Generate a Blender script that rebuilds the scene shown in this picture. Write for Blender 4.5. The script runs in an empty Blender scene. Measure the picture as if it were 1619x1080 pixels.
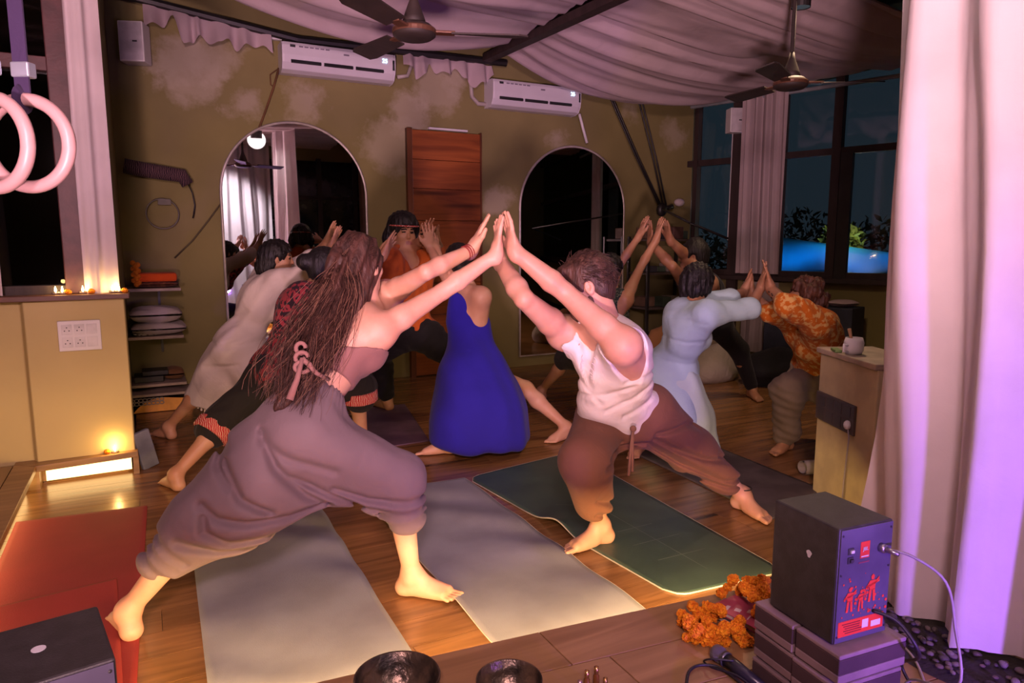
import bpy, bmesh, math, random
import numpy as np
from mathutils import Vector, Matrix
random.seed(7); rng = np.random.default_rng(7)
S = bpy.context.scene
COL = S.collection
# ------------------------------------------------------------------ camera
F = 1108.; PITCH = math.radians(7.96); YAW = math.radians(27.6); CH = 1.36
FW = np.array([math.sin(YAW)*math.cos(PITCH), math.cos(YAW)*math.cos(PITCH), -math.sin(PITCH)])
RT = np.array([math.cos(YAW), -math.sin(YAW), 0.]); UP = np.cross(RT, FW); CC = np.array([0, 0, CH])
cam = bpy.data.cameras.new('camera'); camo = bpy.data.objects.new('camera', cam); COL.objects.link(camo)
cam.sensor_width = 36.; cam.lens = 36.*F/1619.; cam.clip_start = .05; cam.clip_end = 200
camo.matrix_world = Matrix(((RT[0], UP[0], -FW[0], 0), (RT[1], UP[1], -FW[1], 0), (RT[2], UP[2], -FW[2], CH), (0, 0, 0, 1)))
S.camera = camo
# pixel -> place: a ray, cut by the floor height z, by a wall plane y, or at a known distance
def ray(x, y): return FW + RT*(x-809.5)/F - UP*(y-540)/F
def gz(x, y, z=0.): d = ray(x, y); return CC + d*(z-CH)/d[2]
def ony(x, y, Y): d = ray(x, y); return CC + d*Y/d[1]
def onx(x, y, X): d = ray(x, y); return CC + d*X/d[0]
def dep(x, y, t): return CC + ray(x, y)*t
# ------------------------------------------------------------------ world, view
w = bpy.data.worlds.new('night'); S.world = w; w.use_nodes = True
w.node_tree.nodes['Background'].inputs[0].default_value = (.035, .055, .075, 1)
w.node_tree.nodes['Background'].inputs[1].default_value = .30
vs = S.view_settings; vs.view_transform = 'Standard'; vs.look = 'None'; vs.gamma = 1; vs.use_curve_mapping = False
vs.exposure = 0.4
S.cycles.use_denoising = True; S.cycles.max_bounces = 6; S.cycles.diffuse_bounces = 3; S.cycles.glossy_bounces = 3
S.cycles.transparent_max_bounces = 8; S.cycles.sample_clamp_indirect = 4; S.cycles.caustics_reflective = False; S.cycles.caustics_refractive = False
# ------------------------------------------------------------------ lamps of the room and added fill lamps
PINK = (1., .57, .64); LILAC = (.36, .13, 1.); WARM = (1., .50, .13); WHITE = (1., .80, .80)
def lamp(name, kind, loc, power, col, size=.1, target=None, angle=None, blend=.5):
    l = bpy.data.lights.new(name, kind); l.energy = power; l.color = col
    if kind == 'AREA': l.shape = 'RECTANGLE'; l.size, l.size_y = (size if isinstance(size, tuple) else (size, size))
    else: l.shadow_soft_size = size
    if kind == 'SPOT': l.spot_size = angle; l.spot_blend = blend
    o = bpy.data.objects.new(name, l); COL.objects.link(o); o.location = loc
    if target is not None: o.rotation_euler = (Vector(target)-Vector(loc)).to_track_quat('-Z', 'Y').to_euler()
    return o
LAMP_CEIL = (1.75, 1.25, 3.02)      # the white ceiling downlight that the tall mirror shows near the curtain
FILL_WASH = (-.45, -1.0, 2.35)       # added pink fill lamp behind the photographer, lights figures and drapes
FILL_ROOM = (3.9, 3.4, 2.86)         # added warm fill lamp that lifts the far right of the floor
LAMP_LED = (1.32, -.35, .52)         # violet LED can beside the photographer
FILL_UP = (-.70, -.95, .62)           # added rose fill lamp behind the photographer, brightens the cloth ceiling
FILL_NEAR = (1.1, -.55, 3.05)        # added lamp that brightens the near-wall curtain for the tall mirror
lamp('ceiling_light_glow', 'SPOT', LAMP_CEIL, 18, WHITE, .14, (1.75, 1.6, 0), math.radians(165), .8)
lamp('wash_fill_glow', 'SPOT', FILL_WASH, 450, PINK, .22, (1.2, 4.5, 1.9), math.radians(112), 1.)
lamp('ceiling_fill_glow', 'SPOT', FILL_UP, 980, PINK, .12, (2.1, 4.6, 3.6), math.radians(70), 1.)
lamp('near_fill_glow', 'SPOT', FILL_NEAR, 260, (1., .86, .95), .1, (1.5, -1.55, 1.6), math.radians(78), .6)
lamp('violet_light_glow', 'SPOT', LAMP_LED, 130, LILAC, .06, (1.75, 1.05, .55), math.radians(80), .8)
lamp('room_fill_glow', 'SPOT', FILL_ROOM, 75, (1., .66, .42), .12, (3.9, 3.4, 0), math.radians(160), .9)
YB = 6.8          # back wall
ZP = .14          # height of the raised platform
# ------------------------------------------------------------------ materials
MATS = {}
def mat(name, col, rough=.7, col2=None, nscale=6., nstr=.35, bump=0., bscale=60., metal=0., spec=.5, emit=None, estr=0, trans=0., sheen=0., sub=0., stretch=None, detail=4, alpha=1.):
    if name in MATS: return MATS[name]
    m = bpy.data.materials.new(name); m.use_nodes = True; nt = m.node_tree; b = nt.nodes['Principled BSDF']
    b.inputs['Base Color'].default_value = (*col, 1); b.inputs['Roughness'].default_value = rough; b.inputs['Metallic'].default_value = metal
    b.inputs['Specular IOR Level'].default_value = spec
    if trans: b.inputs['Transmission Weight'].default_value = trans
    if sheen: b.inputs['Sheen Weight'].default_value = sheen; b.inputs['Sheen Roughness'].default_value = .5
    if sub: b.inputs['Subsurface Weight'].default_value = sub; b.inputs['Subsurface Radius'].default_value = (.02, .008, .004); b.inputs['Subsurface Scale'].default_value = .5
    if emit: b.inputs['Emission Color'].default_value = (*emit, 1); b.inputs['Emission Strength'].default_value = estr
    b.inputs['Alpha'].default_value = alpha
    tc = nt.nodes.new('ShaderNodeTexCoord'); mp = nt.nodes.new('ShaderNodeMapping'); nt.links.new(tc.outputs['Object'], mp.inputs[0])
    if stretch: mp.inputs['Scale'].default_value = stretch
    n = nt.nodes.new('ShaderNodeTexNoise'); n.inputs['Scale'].default_value = nscale; n.inputs['Detail'].default_value = detail
    nt.links.new(mp.outputs[0], n.inputs[0])
    if col2 is None: col2 = tuple(c*(1-nstr) for c in col)
    cr = nt.nodes.new('ShaderNodeValToRGB'); cr.color_ramp.elements[0].position = .38; cr.color_ramp.elements[1].position = .62
    cr.color_ramp.elements[0].color = (*col2, 1); cr.color_ramp.elements[1].color = (*col, 1)
    nt.links.new(n.outputs['Fac'], cr.inputs[0]); nt.links.new(cr.outputs[0], b.inputs['Base Color'])
    if bump:
        n2 = nt.nodes.new('ShaderNodeTexNoise'); n2.inputs['Scale'].default_value = bscale; n2.inputs['Detail'].default_value = 3
        nt.links.new(mp.outputs[0], n2.inputs[0])
        bp = nt.nodes.new('ShaderNodeBump'); bp.inputs['Strength'].default_value = bump; bp.inputs['Distance'].default_value = .01
        nt.links.new(n2.outputs['Fac'], bp.inputs['Height']); nt.links.new(bp.outputs[0], b.inputs['Normal'])
    MATS[name] = m; return m
def emat(name, col, strength):
    if name in MATS: return MATS[name]
    m = bpy.data.materials.new(name); m.use_nodes = True; nt = m.node_tree; nt.nodes.clear()
    e = nt.nodes.new('ShaderNodeEmission'); e.inputs[0].default_value = (*col, 1); e.inputs[1].default_value = strength
    o = nt.nodes.new('ShaderNodeOutputMaterial'); nt.links.new(e.outputs[0], o.inputs[0]); MATS[name] = m; return m
def wood(name, base, dark, axis=0, rough=.28, scale=2.2, spec=.5, knots=True, vary=.12):
    if name in MATS: return MATS[name]
    m = bpy.data.materials.new(name); m.use_nodes = True; nt = m.node_tree; b = nt.nodes['Principled BSDF']; N = nt.nodes.new; L = nt.links.new
    tc = N('ShaderNodeTexCoord'); mp = N('ShaderNodeMapping'); L(tc.outputs['Object'], mp.inputs[0])
    sc = [9., 9., 9.]; sc[axis] = .8; mp.inputs['Scale'].default_value = sc
    oi = N('ShaderNodeObjectInfo'); ad = N('ShaderNodeVectorMath'); ad.operation = 'ADD'
    cm = N('ShaderNodeCombineXYZ'); ml = N('ShaderNodeMath'); ml.operation = 'MULTIPLY'; ml.inputs[1].default_value = 37.
    L(oi.outputs['Random'], ml.inputs[0]); L(ml.outputs[0], cm.inputs[0]); L(ml.outputs[0], cm.inputs[1]); L(mp.outputs[0], ad.inputs[0]); L(cm.outputs[0], ad.inputs[1])
    n = N('ShaderNodeTexNoise'); n.inputs['Scale'].default_value = scale; n.inputs['Detail'].default_value = 6; n.inputs['Distortion'].default_value = .8; L(ad.outputs[0], n.inputs[0])
    cr = N('ShaderNodeValToRGB'); cr.color_ramp.elements[0].position = .32; cr.color_ramp.elements[1].position = .66
    cr.color_ramp.elements[0].color = (*dark, 1); cr.color_ramp.elements[1].color = (*base, 1); L(n.outputs['Fac'], cr.inputs[0])
    out = cr.outputs[0]
    if knots:
        v = N('ShaderNodeTexVoronoi'); v.inputs['Scale'].default_value = .55; L(ad.outputs[0], v.inputs[0])
        k = N('ShaderNodeValToRGB'); k.color_ramp.elements[0].position = .04; k.color_ramp.elements[1].position = .16
        k.color_ramp.elements[0].color = (.18, .12, .08, 1); k.color_ramp.elements[1].color = (1, 1, 1, 1); L(v.outputs['Distance'], k.inputs[0])
        mx = N('ShaderNodeMix'); mx.data_type = 'RGBA'; mx.blend_type = 'MULTIPLY'; mx.inputs[0].default_value = 1; L(out, mx.inputs[6]); L(k.outputs[0], mx.inputs[7]); out = mx.outputs[2]
    hs = N('ShaderNodeHueSaturation'); mr = N('ShaderNodeMapRange'); mr.inputs[3].default_value = 1-vary; mr.inputs[4].default_value = 1+vary
    L(oi.outputs['Random'], mr.inputs[0]); L(mr.outputs[0], hs.inputs['Value']); L(out, hs.inputs['Color']); L(hs.outputs[0], b.inputs['Base Color'])
    b.inputs['Roughness'].default_value = rough; b.inputs['Specular IOR Level'].default_value = spec
    bp = N('ShaderNodeBump'); bp.inputs['Strength'].default_value = .12; bp.inputs['Distance'].default_value = .005; L(n.outputs['Fac'], bp.inputs['Height']); L(bp.outputs[0], b.inputs['Normal'])
    MATS[name] = m; return m
def fabric(name, col, rough=.85, sheen=.05, weave=900., wr=.25, wscale=9., translucent=0., nstr=.12):
    """cloth: slight colour drift, fine weave and soft crease relief"""
    if name in MATS: return MATS[name]
    m = mat(name, col, rough, nscale=3., nstr=nstr, sheen=min(sheen, .06), spec=.15); nt = m.node_tree; N = nt.nodes.new; L = nt.links.new; b = nt.nodes['Principled BSDF']
    tc = nt.nodes['Texture Coordinate']
    n1 = N('ShaderNodeTexNoise'); n1.inputs['Scale'].default_value = wscale; n1.inputs['Detail'].default_value = 5; n1.inputs['Distortion'].default_value = 1.2; L(tc.outputs['Object'], n1.inputs[0])
    n2 = N('ShaderNodeTexNoise'); n2.inputs['Scale'].default_value = weave; L(tc.outputs['Object'], n2.inputs[0])
    b1 = N('ShaderNodeBump'); b1.inputs['Strength'].default_value = wr; b1.inputs['Distance'].default_value = .03; L(n1.outputs['Fac'], b1.inputs['Height'])
    b2 = N('ShaderNodeBump'); b2.inputs['Strength'].default_value = .15; b2.inputs['Distance'].default_value = .002; L(n2.outputs['Fac'], b2.inputs['Height']); L(b1.outputs[0], b2.inputs['Normal'])
    L(b2.outputs[0], b.inputs['Normal'])
    if translucent:
        t = N('ShaderNodeBsdfTranslucent'); t.inputs[0].default_value = (*col, 1); mx = N('ShaderNodeMixShader'); mx.inputs[0].default_value = translucent
        o = nt.nodes['Material Output']; L(b.outputs[0], mx.inputs[1]); L(t.outputs[0], mx.inputs[2]); L(mx.outputs[0], o.inputs[0])
    return m
# ------------------------------------------------------------------ mesh helpers
def tag(o, label=None, cat=None, group=None, kind=None):
    if label: o['label'] = label
    if cat: o['category'] = cat
    if group: o['group'] = group
    if kind: o['kind'] = kind
    return o
def empty(name, loc, label=None, cat=None, group=None):
    o = bpy.data.objects.new(name, None); COL.objects.link(o); o.location = [float(c) for c in loc]; o.empty_display_size = .05
    return tag(o, label, cat, group)
def adopt(o, parent):
    if parent is not None:
        o.parent = parent
        M = Matrix.Identity(4); p = parent
        while p is not None:
            M = p.matrix_parent_inverse @ p.matrix_basis @ M if False else (p.matrix_parent_inverse @ Matrix.Translation(p.location) @ M); p = p.parent
        o.matrix_parent_inverse = M.inverted()
    return o
def mesh(name, V, Fc, m, parent=None, smooth=False, bevel=0., kind=None):
    me = bpy.data.meshes.new(name); me.from_pydata([tuple(map(float, v)) for v in V], [], [tuple(map(int, f)) for f in Fc]); me.validate()
    o = bpy.data.objects.new(name, me); COL.objects.link(o)
    for mm in (m if isinstance(m, (list, tuple)) else [m]): me.materials.append(mm)
    if smooth: me.polygons.foreach_set('use_smooth', [True]*len(me.polygons))
    if bevel:
        b = o.modifiers.new('bevel', 'BEVEL'); b.width = bevel; b.segments = 2; b.limit_method = 'ANGLE'
    if kind: o['kind'] = kind
    return adopt(o, parent)
class MB:
    """collects shapes of ONE part"""
    def __init__(s): s.V = []; s.F = []
    def add(s, V, Fc):
        n = len(s.V); s.V += [tuple(map(float, v)) for v in V]; s.F += [tuple(i+n for i in f) for f in Fc]; return s
    def box(s, c, d, rz=0., R=None):
        c = np.array(c, float); h = np.array(d, float)/2
        V = np.array([(x, y, z) for x in (-1, 1) for y in (-1, 1) for z in (-1, 1)])*h
        if R is None: R = np.array([[math.cos(rz), -math.sin(rz), 0], [math.sin(rz), math.cos(rz), 0], [0, 0, 1]])
        V = V@np.asarray(R).T+c
        return s.add(V, [(0, 1, 3, 2), (4, 6, 7, 5), (0, 4, 5, 1), (2, 3, 7, 6), (0, 2, 6, 4), (1, 5, 7, 3)])
    def prism(s, poly, z0, z1):
        n = len(poly); V = [(x, y, z0) for x, y in poly]+[(x, y, z1) for x, y in poly]
        return s.add(V, [tuple(range(n))[::-1], tuple(range(n, 2*n))]+[(i, (i+1) % n, n+(i+1) % n, n+i) for i in range(n)])
    def tube(s, pts, r, n=8, closed=False, caps=True, flat=1.):
        P = [np.array(p, float) for p in pts]; m = len(P); rr = r if isinstance(r, (list, tuple, np.ndarray)) else [r]*m
        V = []; nrm = None
        for i in range(m):
            a = P[(i-1) % m] if (i or closed) else P[0]; b = P[(i+1) % m] if (i < m-1 or closed) else P[-1]
            t = b-a; t = t/(np.linalg.norm(t)+1e-9)
            if nrm is None:
                nrm = np.cross(t, (0, 0, 1.)); 
                if np.linalg.norm(nrm) < .1: nrm = np.cross(t, (0, 1., 0))
            nrm = nrm-t*(nrm@t); nrm = nrm/(np.linalg.norm(nrm)+1e-9); bi = np.cross(t, nrm)
            for k in range(n):
                an = 2*math.pi*k/n; V.append(P[i]+rr[i]*(nrm*math.cos(an)+bi*math.sin(an)*flat))
        Fc = [(i*n+k, i*n+(k+1) % n, ((i+1) % m)*n+(k+1) % n, ((i+1) % m)*n+k) for i in range(m if closed else m-1) for k in range(n)]
        if caps and not closed: Fc += [tuple(range(n))[::-1], tuple(range((m-1)*n, m*n))]
        return s.add(V, Fc)
    def lathe(s, prof, c=(0, 0, 0), n=32, R=None):
        c = np.array(c, float); m = len(prof); V = []
        for r, z in prof:
            for k in range(n):
                a = 2*math.pi*k/n; p = np.array((r*math.cos(a), r*math.sin(a), z)); V.append((np.asarray(R)@p if R is not None else p)+c)
        Fc = [(i*n+k, i*n+(k+1) % n, (i+1)*n+(k+1) % n, (i+1)*n+k) for i in range(m-1) for k in range(n)]
        if prof[0][0] > 1e-5: Fc.append(tuple(range(n))[::-1])
        if prof[-1][0] > 1e-5: Fc.append(tuple(range((m-1)*n, m*n)))
        return s.add(V, Fc)
    def grid(s, fn, nu, nv):
        V = [fn(i/nu, j/nv) for i in range(nu+1) for j in range(nv+1)]
        return s.add(V, [(i*(nv+1)+j, (i+1)*(nv+1)+j, (i+1)*(nv+1)+j+1, i*(nv+1)+j+1) for i in range(nu) for j in range(nv)])
    def ball(s, c, r, n=10, m=6, sc=(1, 1, 1)):
        c = np.array(c, float); prof = [(max(math.sin(math.pi*i/m), 1e-4)*r, -math.cos(math.pi*i/m)*r) for i in range(m+1)]
        b = MB().lathe(prof, (0, 0, 0), n); return s.add([np.array(v)*sc+c for v in b.V], b.F)
    def build(s, name, m, parent=None, smooth=False, bevel=0., kind=None): return mesh(name, s.V, s.F, m, parent, smooth, bevel, kind)
def struct(o): o['kind'] = 'structure'; return o
def solid(o, th, off=0):
    md = o.modifiers.new('solid', 'SOLIDIFY'); md.thickness = th; md.offset = off; return o
def smoothnoise(seed, n=64):
    r = np.random.default_rng(seed).normal(size=n)
    def f(x):
        x = x % n; i = int(x); t = x-i; t = t*t*(3-2*t); return r[i]*(1-t)+r[(i+1) % n]*t
    return f
def curtain(name, path, z0, z1, m, parent=None, amp=.04, waves=6., nu=None, nv=14, seed=0, gather=.0, flare=.0, hemwave=.0):
    """hanging cloth: path = floor polyline [(x,y)..]; folds run vertically, drifting a little"""
    P = np.array(path, float); seg = np.linalg.norm(np.diff(P, axis=0), axis=1); cum = np.r_[0, np.cumsum(seg)]; Lh = cum[-1]
    nu = nu or int(waves*12); n1 = smoothnoise(seed); n2 = smoothnoise(seed+1); n3 = smoothnoise(seed+2)
    def at(s):
        s = min(max(s, 0), Lh-1e-6); i = min(int(np.searchsorted(cum, s, 'right'))-1, len(seg)-1); t = (s-cum[i])/seg[i]
        d = (P[i+1]-P[i])/seg[i]; return P[i]+(P[i+1]-P[i])*t, np.array((-d[1], d[0]))
    def fn(u, v):
        drift = .25*n3(v*1.5+u*waves*.5)/waves
        ph = (u+drift*v*.6)*waves
        a = amp*(.55+.45*n2(ph*.5+3))*(1+flare*v)
        off = a*(math.sin(2*math.pi*ph)+.35*math.sin(4*math.pi*ph+n1(ph)*2))
        c, nn = at(((u-.5)*(1-gather*(1-v))+.5)*Lh)
        z = z1+(z0-z1)*v
        if v > .99: z += hemwave*n1(u*waves)
        p = c+nn*off
        return (p[0], p[1], z)
    b = MB().grid(fn, nu, nv); return b.build(name, m, parent, smooth=True)

# ================================================================== the room
M_wall = None
def plaster(name, base, pale, dark, patches):
    m = bpy.data.materials.new(name); m.use_nodes = True; nt = m.node_tree; b = nt.nodes['Principled BSDF']; N = nt.nodes.new; L = nt.links.new
    tc = N('ShaderNodeTexCoord'); n = N('ShaderNodeTexNoise'); n.inputs['Scale'].default_value = 1.3; n.inputs['Detail'].default_value = 6; L(tc.outputs['Object'], n.inputs[0])
    cr = N('ShaderNodeValToRGB'); cr.color_ramp.elements[0].position = .3; cr.color_ramp.elements[1].position = .7
    cr.color_ramp.elements[0].color = (*dark, 1); cr.color_ramp.elements[1].color = (*base, 1); L(n.outputs['Fac'], cr.inputs[0])
    out = cr.outputs[0]
    nz = N('ShaderNodeTexNoise'); nz.inputs['Scale'].default_value = 4.5; nz.inputs['Detail'].default_value = 8; nz.inputs['Roughness'].default_value = .65; L(tc.outputs['Object'], nz.inputs[0])
    # damp, peeling patches of the paint: each a soft blob with a ragged rim
    for (px, pz, r) in patches:
        d = N('ShaderNodeVectorMath'); d.operation = 'DISTANCE'; d.inputs[1].default_value = (px, YB, pz); L(tc.outputs['Object'], d.inputs[0])
        a = N('ShaderNodeMath'); a.operation = 'MULTIPLY_ADD'; a.inputs[1].default_value = .55; L(nz.outputs['Fac'], a.inputs[0]); L(d.outputs['Value'], a.inputs[2])
        mr = N('ShaderNodeMapRange'); mr.inputs[1].default_value = r+.20; mr.inputs[2].default_value = r+.33; mr.inputs[3].default_value = .55; mr.inputs[4].default_value = 0.; L(a.outputs[0], mr.inputs[0])
        mx = N('ShaderNodeMix'); mx.data_type = 'RGBA'; L(mr.outputs[0], mx.inputs[0]); L(out, mx.inputs[6]); mx.inputs[7].default_value = (*pale, 1); out = mx.outputs[2]
    L(out, b.inputs['Base Color']); b.inputs['Roughness'].default_value = .8; b.inputs['Specular IOR Level'].default_value = .25
    bp = N('ShaderNodeBump'); bp.inputs['Strength'].default_value = .25; bp.inputs['Distance'].default_value = .01; L(nz.outputs['Fac'], bp.inputs['Height']); L(bp.outputs[0], b.inputs['Normal'])
    return m
pw = lambda x, y, r: (ony(x, y, YB)[0], ony(x, y, YB)[2], r)
M_wall = plaster('olive_plaster', (.25, .215, .085), (.44, .385, .29), (.18, .155, .06), [pw(300, 110, .28), pw(340, 90, .2), pw(275, 95, .2), pw(385, 165, .12), pw(480, 165, .16), pw(620, 230, .25), pw(690, 140, .25), pw(650, 180, .2), pw(720, 120, .15), pw(880, 225, .1), pw(785, 320, .16), pw(1000, 175, .12), pw(1065, 210, .18)])
M_cream = mat('cream_plaster', (.58, .47, .20), .75, nscale=1.5, nstr=.12, bump=.15, bscale=12)
M_floor = wood('floor_wood', (.29, .142, .05), (.15, .07, .024), 0, .24, 2.)
M_plat = wood('platform_wood', (.34, .20, .085), (.21, .115, .045), 0, .4, 1.6)
M_gap = mat('dark_gap', (.03, .015, .008), .9)
M_dark = mat('dark_metal', (.02, .018, .018), .45, bump=.05)
M_timber = mat('dark_timber', (.035, .02, .018), .6, nscale=12, bump=.2, stretch=(1, 1, .1))
M_maroon = mat('maroon_frame', (.085, .028, .03), .5, nscale=10, bump=.1)
M_white = mat('white_plastic', (.72, .70, .70), .4, nstr=.05)
M_cloth = fabric('white_curtain', (.74, .66, .68), .9, .2, 500, .12, 5, translucent=.18)
M_sheer = fabric('ceiling_cloth', (.62, .50, .52), .9, .2, 400, .25, 4, translucent=.22)
M_brownc = fabric('brown_curtain', (.38, .26, .20), .9, .2, 400, .2, 5)
def glassmat(name, tint, gl=.06):
    m = bpy.data.materials.new(name); m.use_nodes = True; nt = m.node_tree; nt.nodes.clear(); N = nt.nodes.new; L = nt.links.new
    t = N('ShaderNodeBsdfTransparent'); t.inputs[0].default_value = (*tint, 1); g = N('ShaderNodeBsdfGlossy'); g.inputs['Roughness'].default_value = .04
    f = N('ShaderNodeFresnel'); f.inputs[0].default_value = 1.45; mx = N('ShaderNodeMixShader'); o = N('ShaderNodeOutputMaterial')
    L(f.outputs[0], mx.inputs[0]); L(t.outputs[0], mx.inputs[1]); L(g.outputs[0], mx.inputs[2]); L(mx.outputs[0], o.inputs[0]); return m
M_glass = glassmat('window_glass', (.82, .86, .88)); M_glassd = glassmat('dark_window_glass', (.25, .27, .28))
# corners of the shell
RC = np.array((ony(1087, 330, YB)[0], YB)); RD = np.array((.31, -.95)); RE = RC+RD*9.3           # right window wall runs from RC to RE
NW = -1.6; LW = -2.4
# ---- floor of separate boards
fl = struct(MB().box((2.9, 3.3, -.06), (11.4, 10.6, .08)).build('floor', M_gap))
def boards(parent, m, y0, y1, x0f, x1f, w, ztop, th, seed, gap=.003, name='floor_board'):
    r = random.Random(seed); y = y0
    while y < y1-.02:
        ye = min(y+w, y1); x = x0f((y+ye)/2); xe = x1f((y+ye)/2); first = True
        while x < xe-.02:
            ln = r.uniform(.5, 1.9) if first else r.uniform(1.3, 2.3); first = False; x2 = min(x+ln, xe)
            if xe-x2 < .3: x2 = xe
            MB().box(((x+x2)/2, (y+ye)/2, ztop-th/2), (x2-x-gap*.6, ye-y-gap, th)).build(name, m, parent); x = x2
        y = ye
boards(fl, M_floor, 1.45, YB, lambda y: -.66 if y < 4.75 else -.13, lambda y: RC[0]+(YB-y)*.326+.02, .168, 0., .019, 3)
# ---- platform: front strip with a slightly bowed edge, left arm, each with boards on top
def edge_y(x): return 1.87-.085*(x-.3)-.035*((x-.3)/1.6)**2
plf = struct(MB().prism([(x, edge_y(x)-.07) for x in np.linspace(-.62, 2.6, 17)]+[(2.6, NW), (-.62, NW)], 0, ZP-.02).build('platform_front', M_plat))
M_nose = M_plat
def edge_boards(parent):
    ws = [.0, .2, .41, .63, .84, 1.06, 1.28, 1.5, 1.72, 1.95, 2.2, 2.5, 2.8, 3.1, 3.4]; r = random.Random(5)
    for a, b in zip(ws[:-1], ws[1:]):
        cuts = [-.6]; 
        while cuts[-1] < 2.3: cuts.append(min(cuts[-1]+r.uniform(1.2, 1.9), 2.62))
        if cuts[-1] < 2.6: cuts.append(2.62)
        for x0, x1 in zip(cuts[:-1], cuts[1:]):
            xs = np.linspace(x0+.0015, x1-.0015, 8); up = [(x, edge_y(x)-a-.002) for x in xs]; lo = [(x, edge_y(x)-b+.002) for x in xs[::-1]]
            if lo[-1][1] < NW: continue
            MB().prism(lo[::-1]+up[::-1], ZP-.028, ZP).build('platform_board', M_plat, parent, bevel=.002)
edge_boards(plf)
LX = -.60
pll = struct(MB().prism([(LX-.06, NW), (LX-.06, 4.70), (-.16, 4.72), (-.16, 4.9), (LW, 4.9), (LW, NW)], 0, ZP-.02).build('platform_left', M_plat))
MB().prism([(LX-.11, NW), (LX, NW), (LX, 4.53), (LX-.11, 4.61)], ZP-.035, ZP).build('edge_board', M_plat, pll, bevel=.003)
MB().prism([(LX-.11, 4.615), (LX, 4.535), (-.10, 4.60), (-.10, 4.71), (LX-.11, 4.69)], ZP-.035, ZP).build('edge_board', M_plat, pll, bevel=.003)
for k in range(9): MB().box((LX-.112-.095-.19*k, (NW+4.6)/2, ZP-.014), (.187, 4.6-NW, .028)).build('platform_board', wood('platform_wood_y', (.34, .20, .085), (.21, .115, .045), 1, .4, 1.6), pll)
MB().box((-.115, 4.655, .052), (.03, .09, .104)).build('end_post', M_plat, pll)
MB().box((LX-.035, 4.60, .052), (.09, .09, .104)).build('corner_post', M_plat, pll)
# LED strips tucked under the nosing of the platform
E_led = emat('led_warm', (1., .60, .24), 270.)
E_led2 = emat('led_warm_bright', (1., .62, .24), 3.2)
def led(name, pts, label, m, h=.03, z=.075, n=(0, 1)):
    b = MB()
    for p, q in zip(pts[:-1], pts[1:]): b.add([(p[0], p[1], z-h/2), (q[0], q[1], z-h/2), (q[0], q[1], z+h/2), (p[0], p[1], z+h/2)], [(0, 1, 2, 3)])
    return tag(b.build(name, m), label, 'led strip', 'warm LED strips under the platform edge')
led('led_strip', [(x, edge_y(x)-.066) for x in np.linspace(-.5, 2.1, 11)], 'warm LED strip hidden under the curved front edge of the platform', E_led, .018, .094)
led('led_strip', [(LX+.03, 4.652), (-.14, 4.672)], 'glowing warm LED strip under the short platform side below the cream half wall', E_led2, .085, .058)
led('led_strip', [(LX-.056, 2.3), (LX-.056, 4.54)], 'glowing warm LED strip under the long platform side by the red mat', E_led2, .085, .058)
# ---- walls
struct(MB().box(((LW+RC[0])/2+.0, YB+.06, 1.75), (RC[0]-LW+.3, .12, 3.7)).build('wall_back', M_wall))
struct(MB().box((-.21, 5.8, 1.75), (.12, 2.1, 3.7)).build('wall_left_rear', M_wall))
hw = struct(MB().prism([(-.60, 4.625), (-.115, 4.64), (-.115, 4.88), (LW, 4.88), (LW, 4.70), (-.62, 4.67)], ZP-.02, 1.045).build('wall_left', M_cream, bevel=.006))
MB().prism([(-.64, 4.585), (-.085, 4.605), (-.085, 4.90), (LW, 4.90), (LW, 4.62)], 1.045, 1.075).build('sill_board', wood('sill_wood', (.16, .075, .05), (.09, .04, .025), 0, .5), hw, bevel=.004)
struct(MB().box((LW-.05, 1.6, 1.75), (.1, 6.6, 3.7)).build('wall_left_side', M_cream))
struct(MB().box((3.4, NW-.06, 1.75), (11.8, .12, 3.7)).build('wall_near', M_wall))
# left window over the half wall
wl = struct(empty('window_1', (-1.1, 4.78, 1.075)))
WY = 4.76
MB().box((-.345, WY, 2.3), (.115, .09, 2.45)).build('window_post', M_maroon, wl, bevel=.006)
MB().box((-.19, WY+.02, 2.3), (.06, .06, 2.45)).build('window_post', M_timber, wl)
MB().box((-.93, WY, 2.3), (.09, .09, 2.45)).build('window_post', M_timber, wl)
MB().box((-.65, WY, ony(70, 102, WY)[2]), (.52, .06, .075)).build('window_rail', M_maroon, wl, bevel=.004)
MB().box((-1.3, WY, 3.5), (2.2, .09, .15)).build('window_rail', M_timber, wl)
MB().box((-1.3, WY, 1.10), (2.2, .08, .05)).build('window_rail', M_timber, wl)
for k in range(3): MB().box((-.65-.6*k, WY+.03, 2.3), (.50, .008, 2.4)).build('pane', M_glassd, wl)
# right window wall, seen at an angle: dark posts, rails and panes over a low wall
def rw(s, off=0., z=0.): p = RC+RD*s; nn = np.array((-RD[1], RD[0])); return np.array((p[0]+nn[0]*off, p[1]+nn[1]*off, z))      # off>0 is outside
RA = math.atan2(RD[1], RD[0])
wr = struct(empty('window_2', rw(3, 0, 0)))
low = struct(MB().box(rw(4.65, .07, .47), (9.3, .12, .94), RA).build('wall_right', M_wall))
MB().box(rw(4.65, 0.02, .965), (9.3, .26, .05), RA).build('sill_board', M_timber, low, bevel=.004)
def srw(px):      # distance along the right wall at an image column
    best = min(np.linspace(0, 6, 1201), key=lambda s: abs(809.5+F*((rw(s)-CC)@RT)/((rw(s)-CC)@FW)-px)); return best
for px, wd, z0, z1 in ((1092, .05, .98, 3.4), (1153, .12, .0, 3.4), (1303, .09, .98, 3.4), (1222, .05, .98, 3.4), (1405, .1, .98, 3.4)):
    MB().box(rw(srw(px), 0, (z0+z1)/2), (wd, .1, z1-z0), RA).build('window_post', M_timber, wr)
MB().box(rw((srw(1310)+srw(1330))/2, -.02, (.98+2.3)/2), (.12, .06, 1.32), RA).build('window_post', M_dark, wr)
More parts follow.
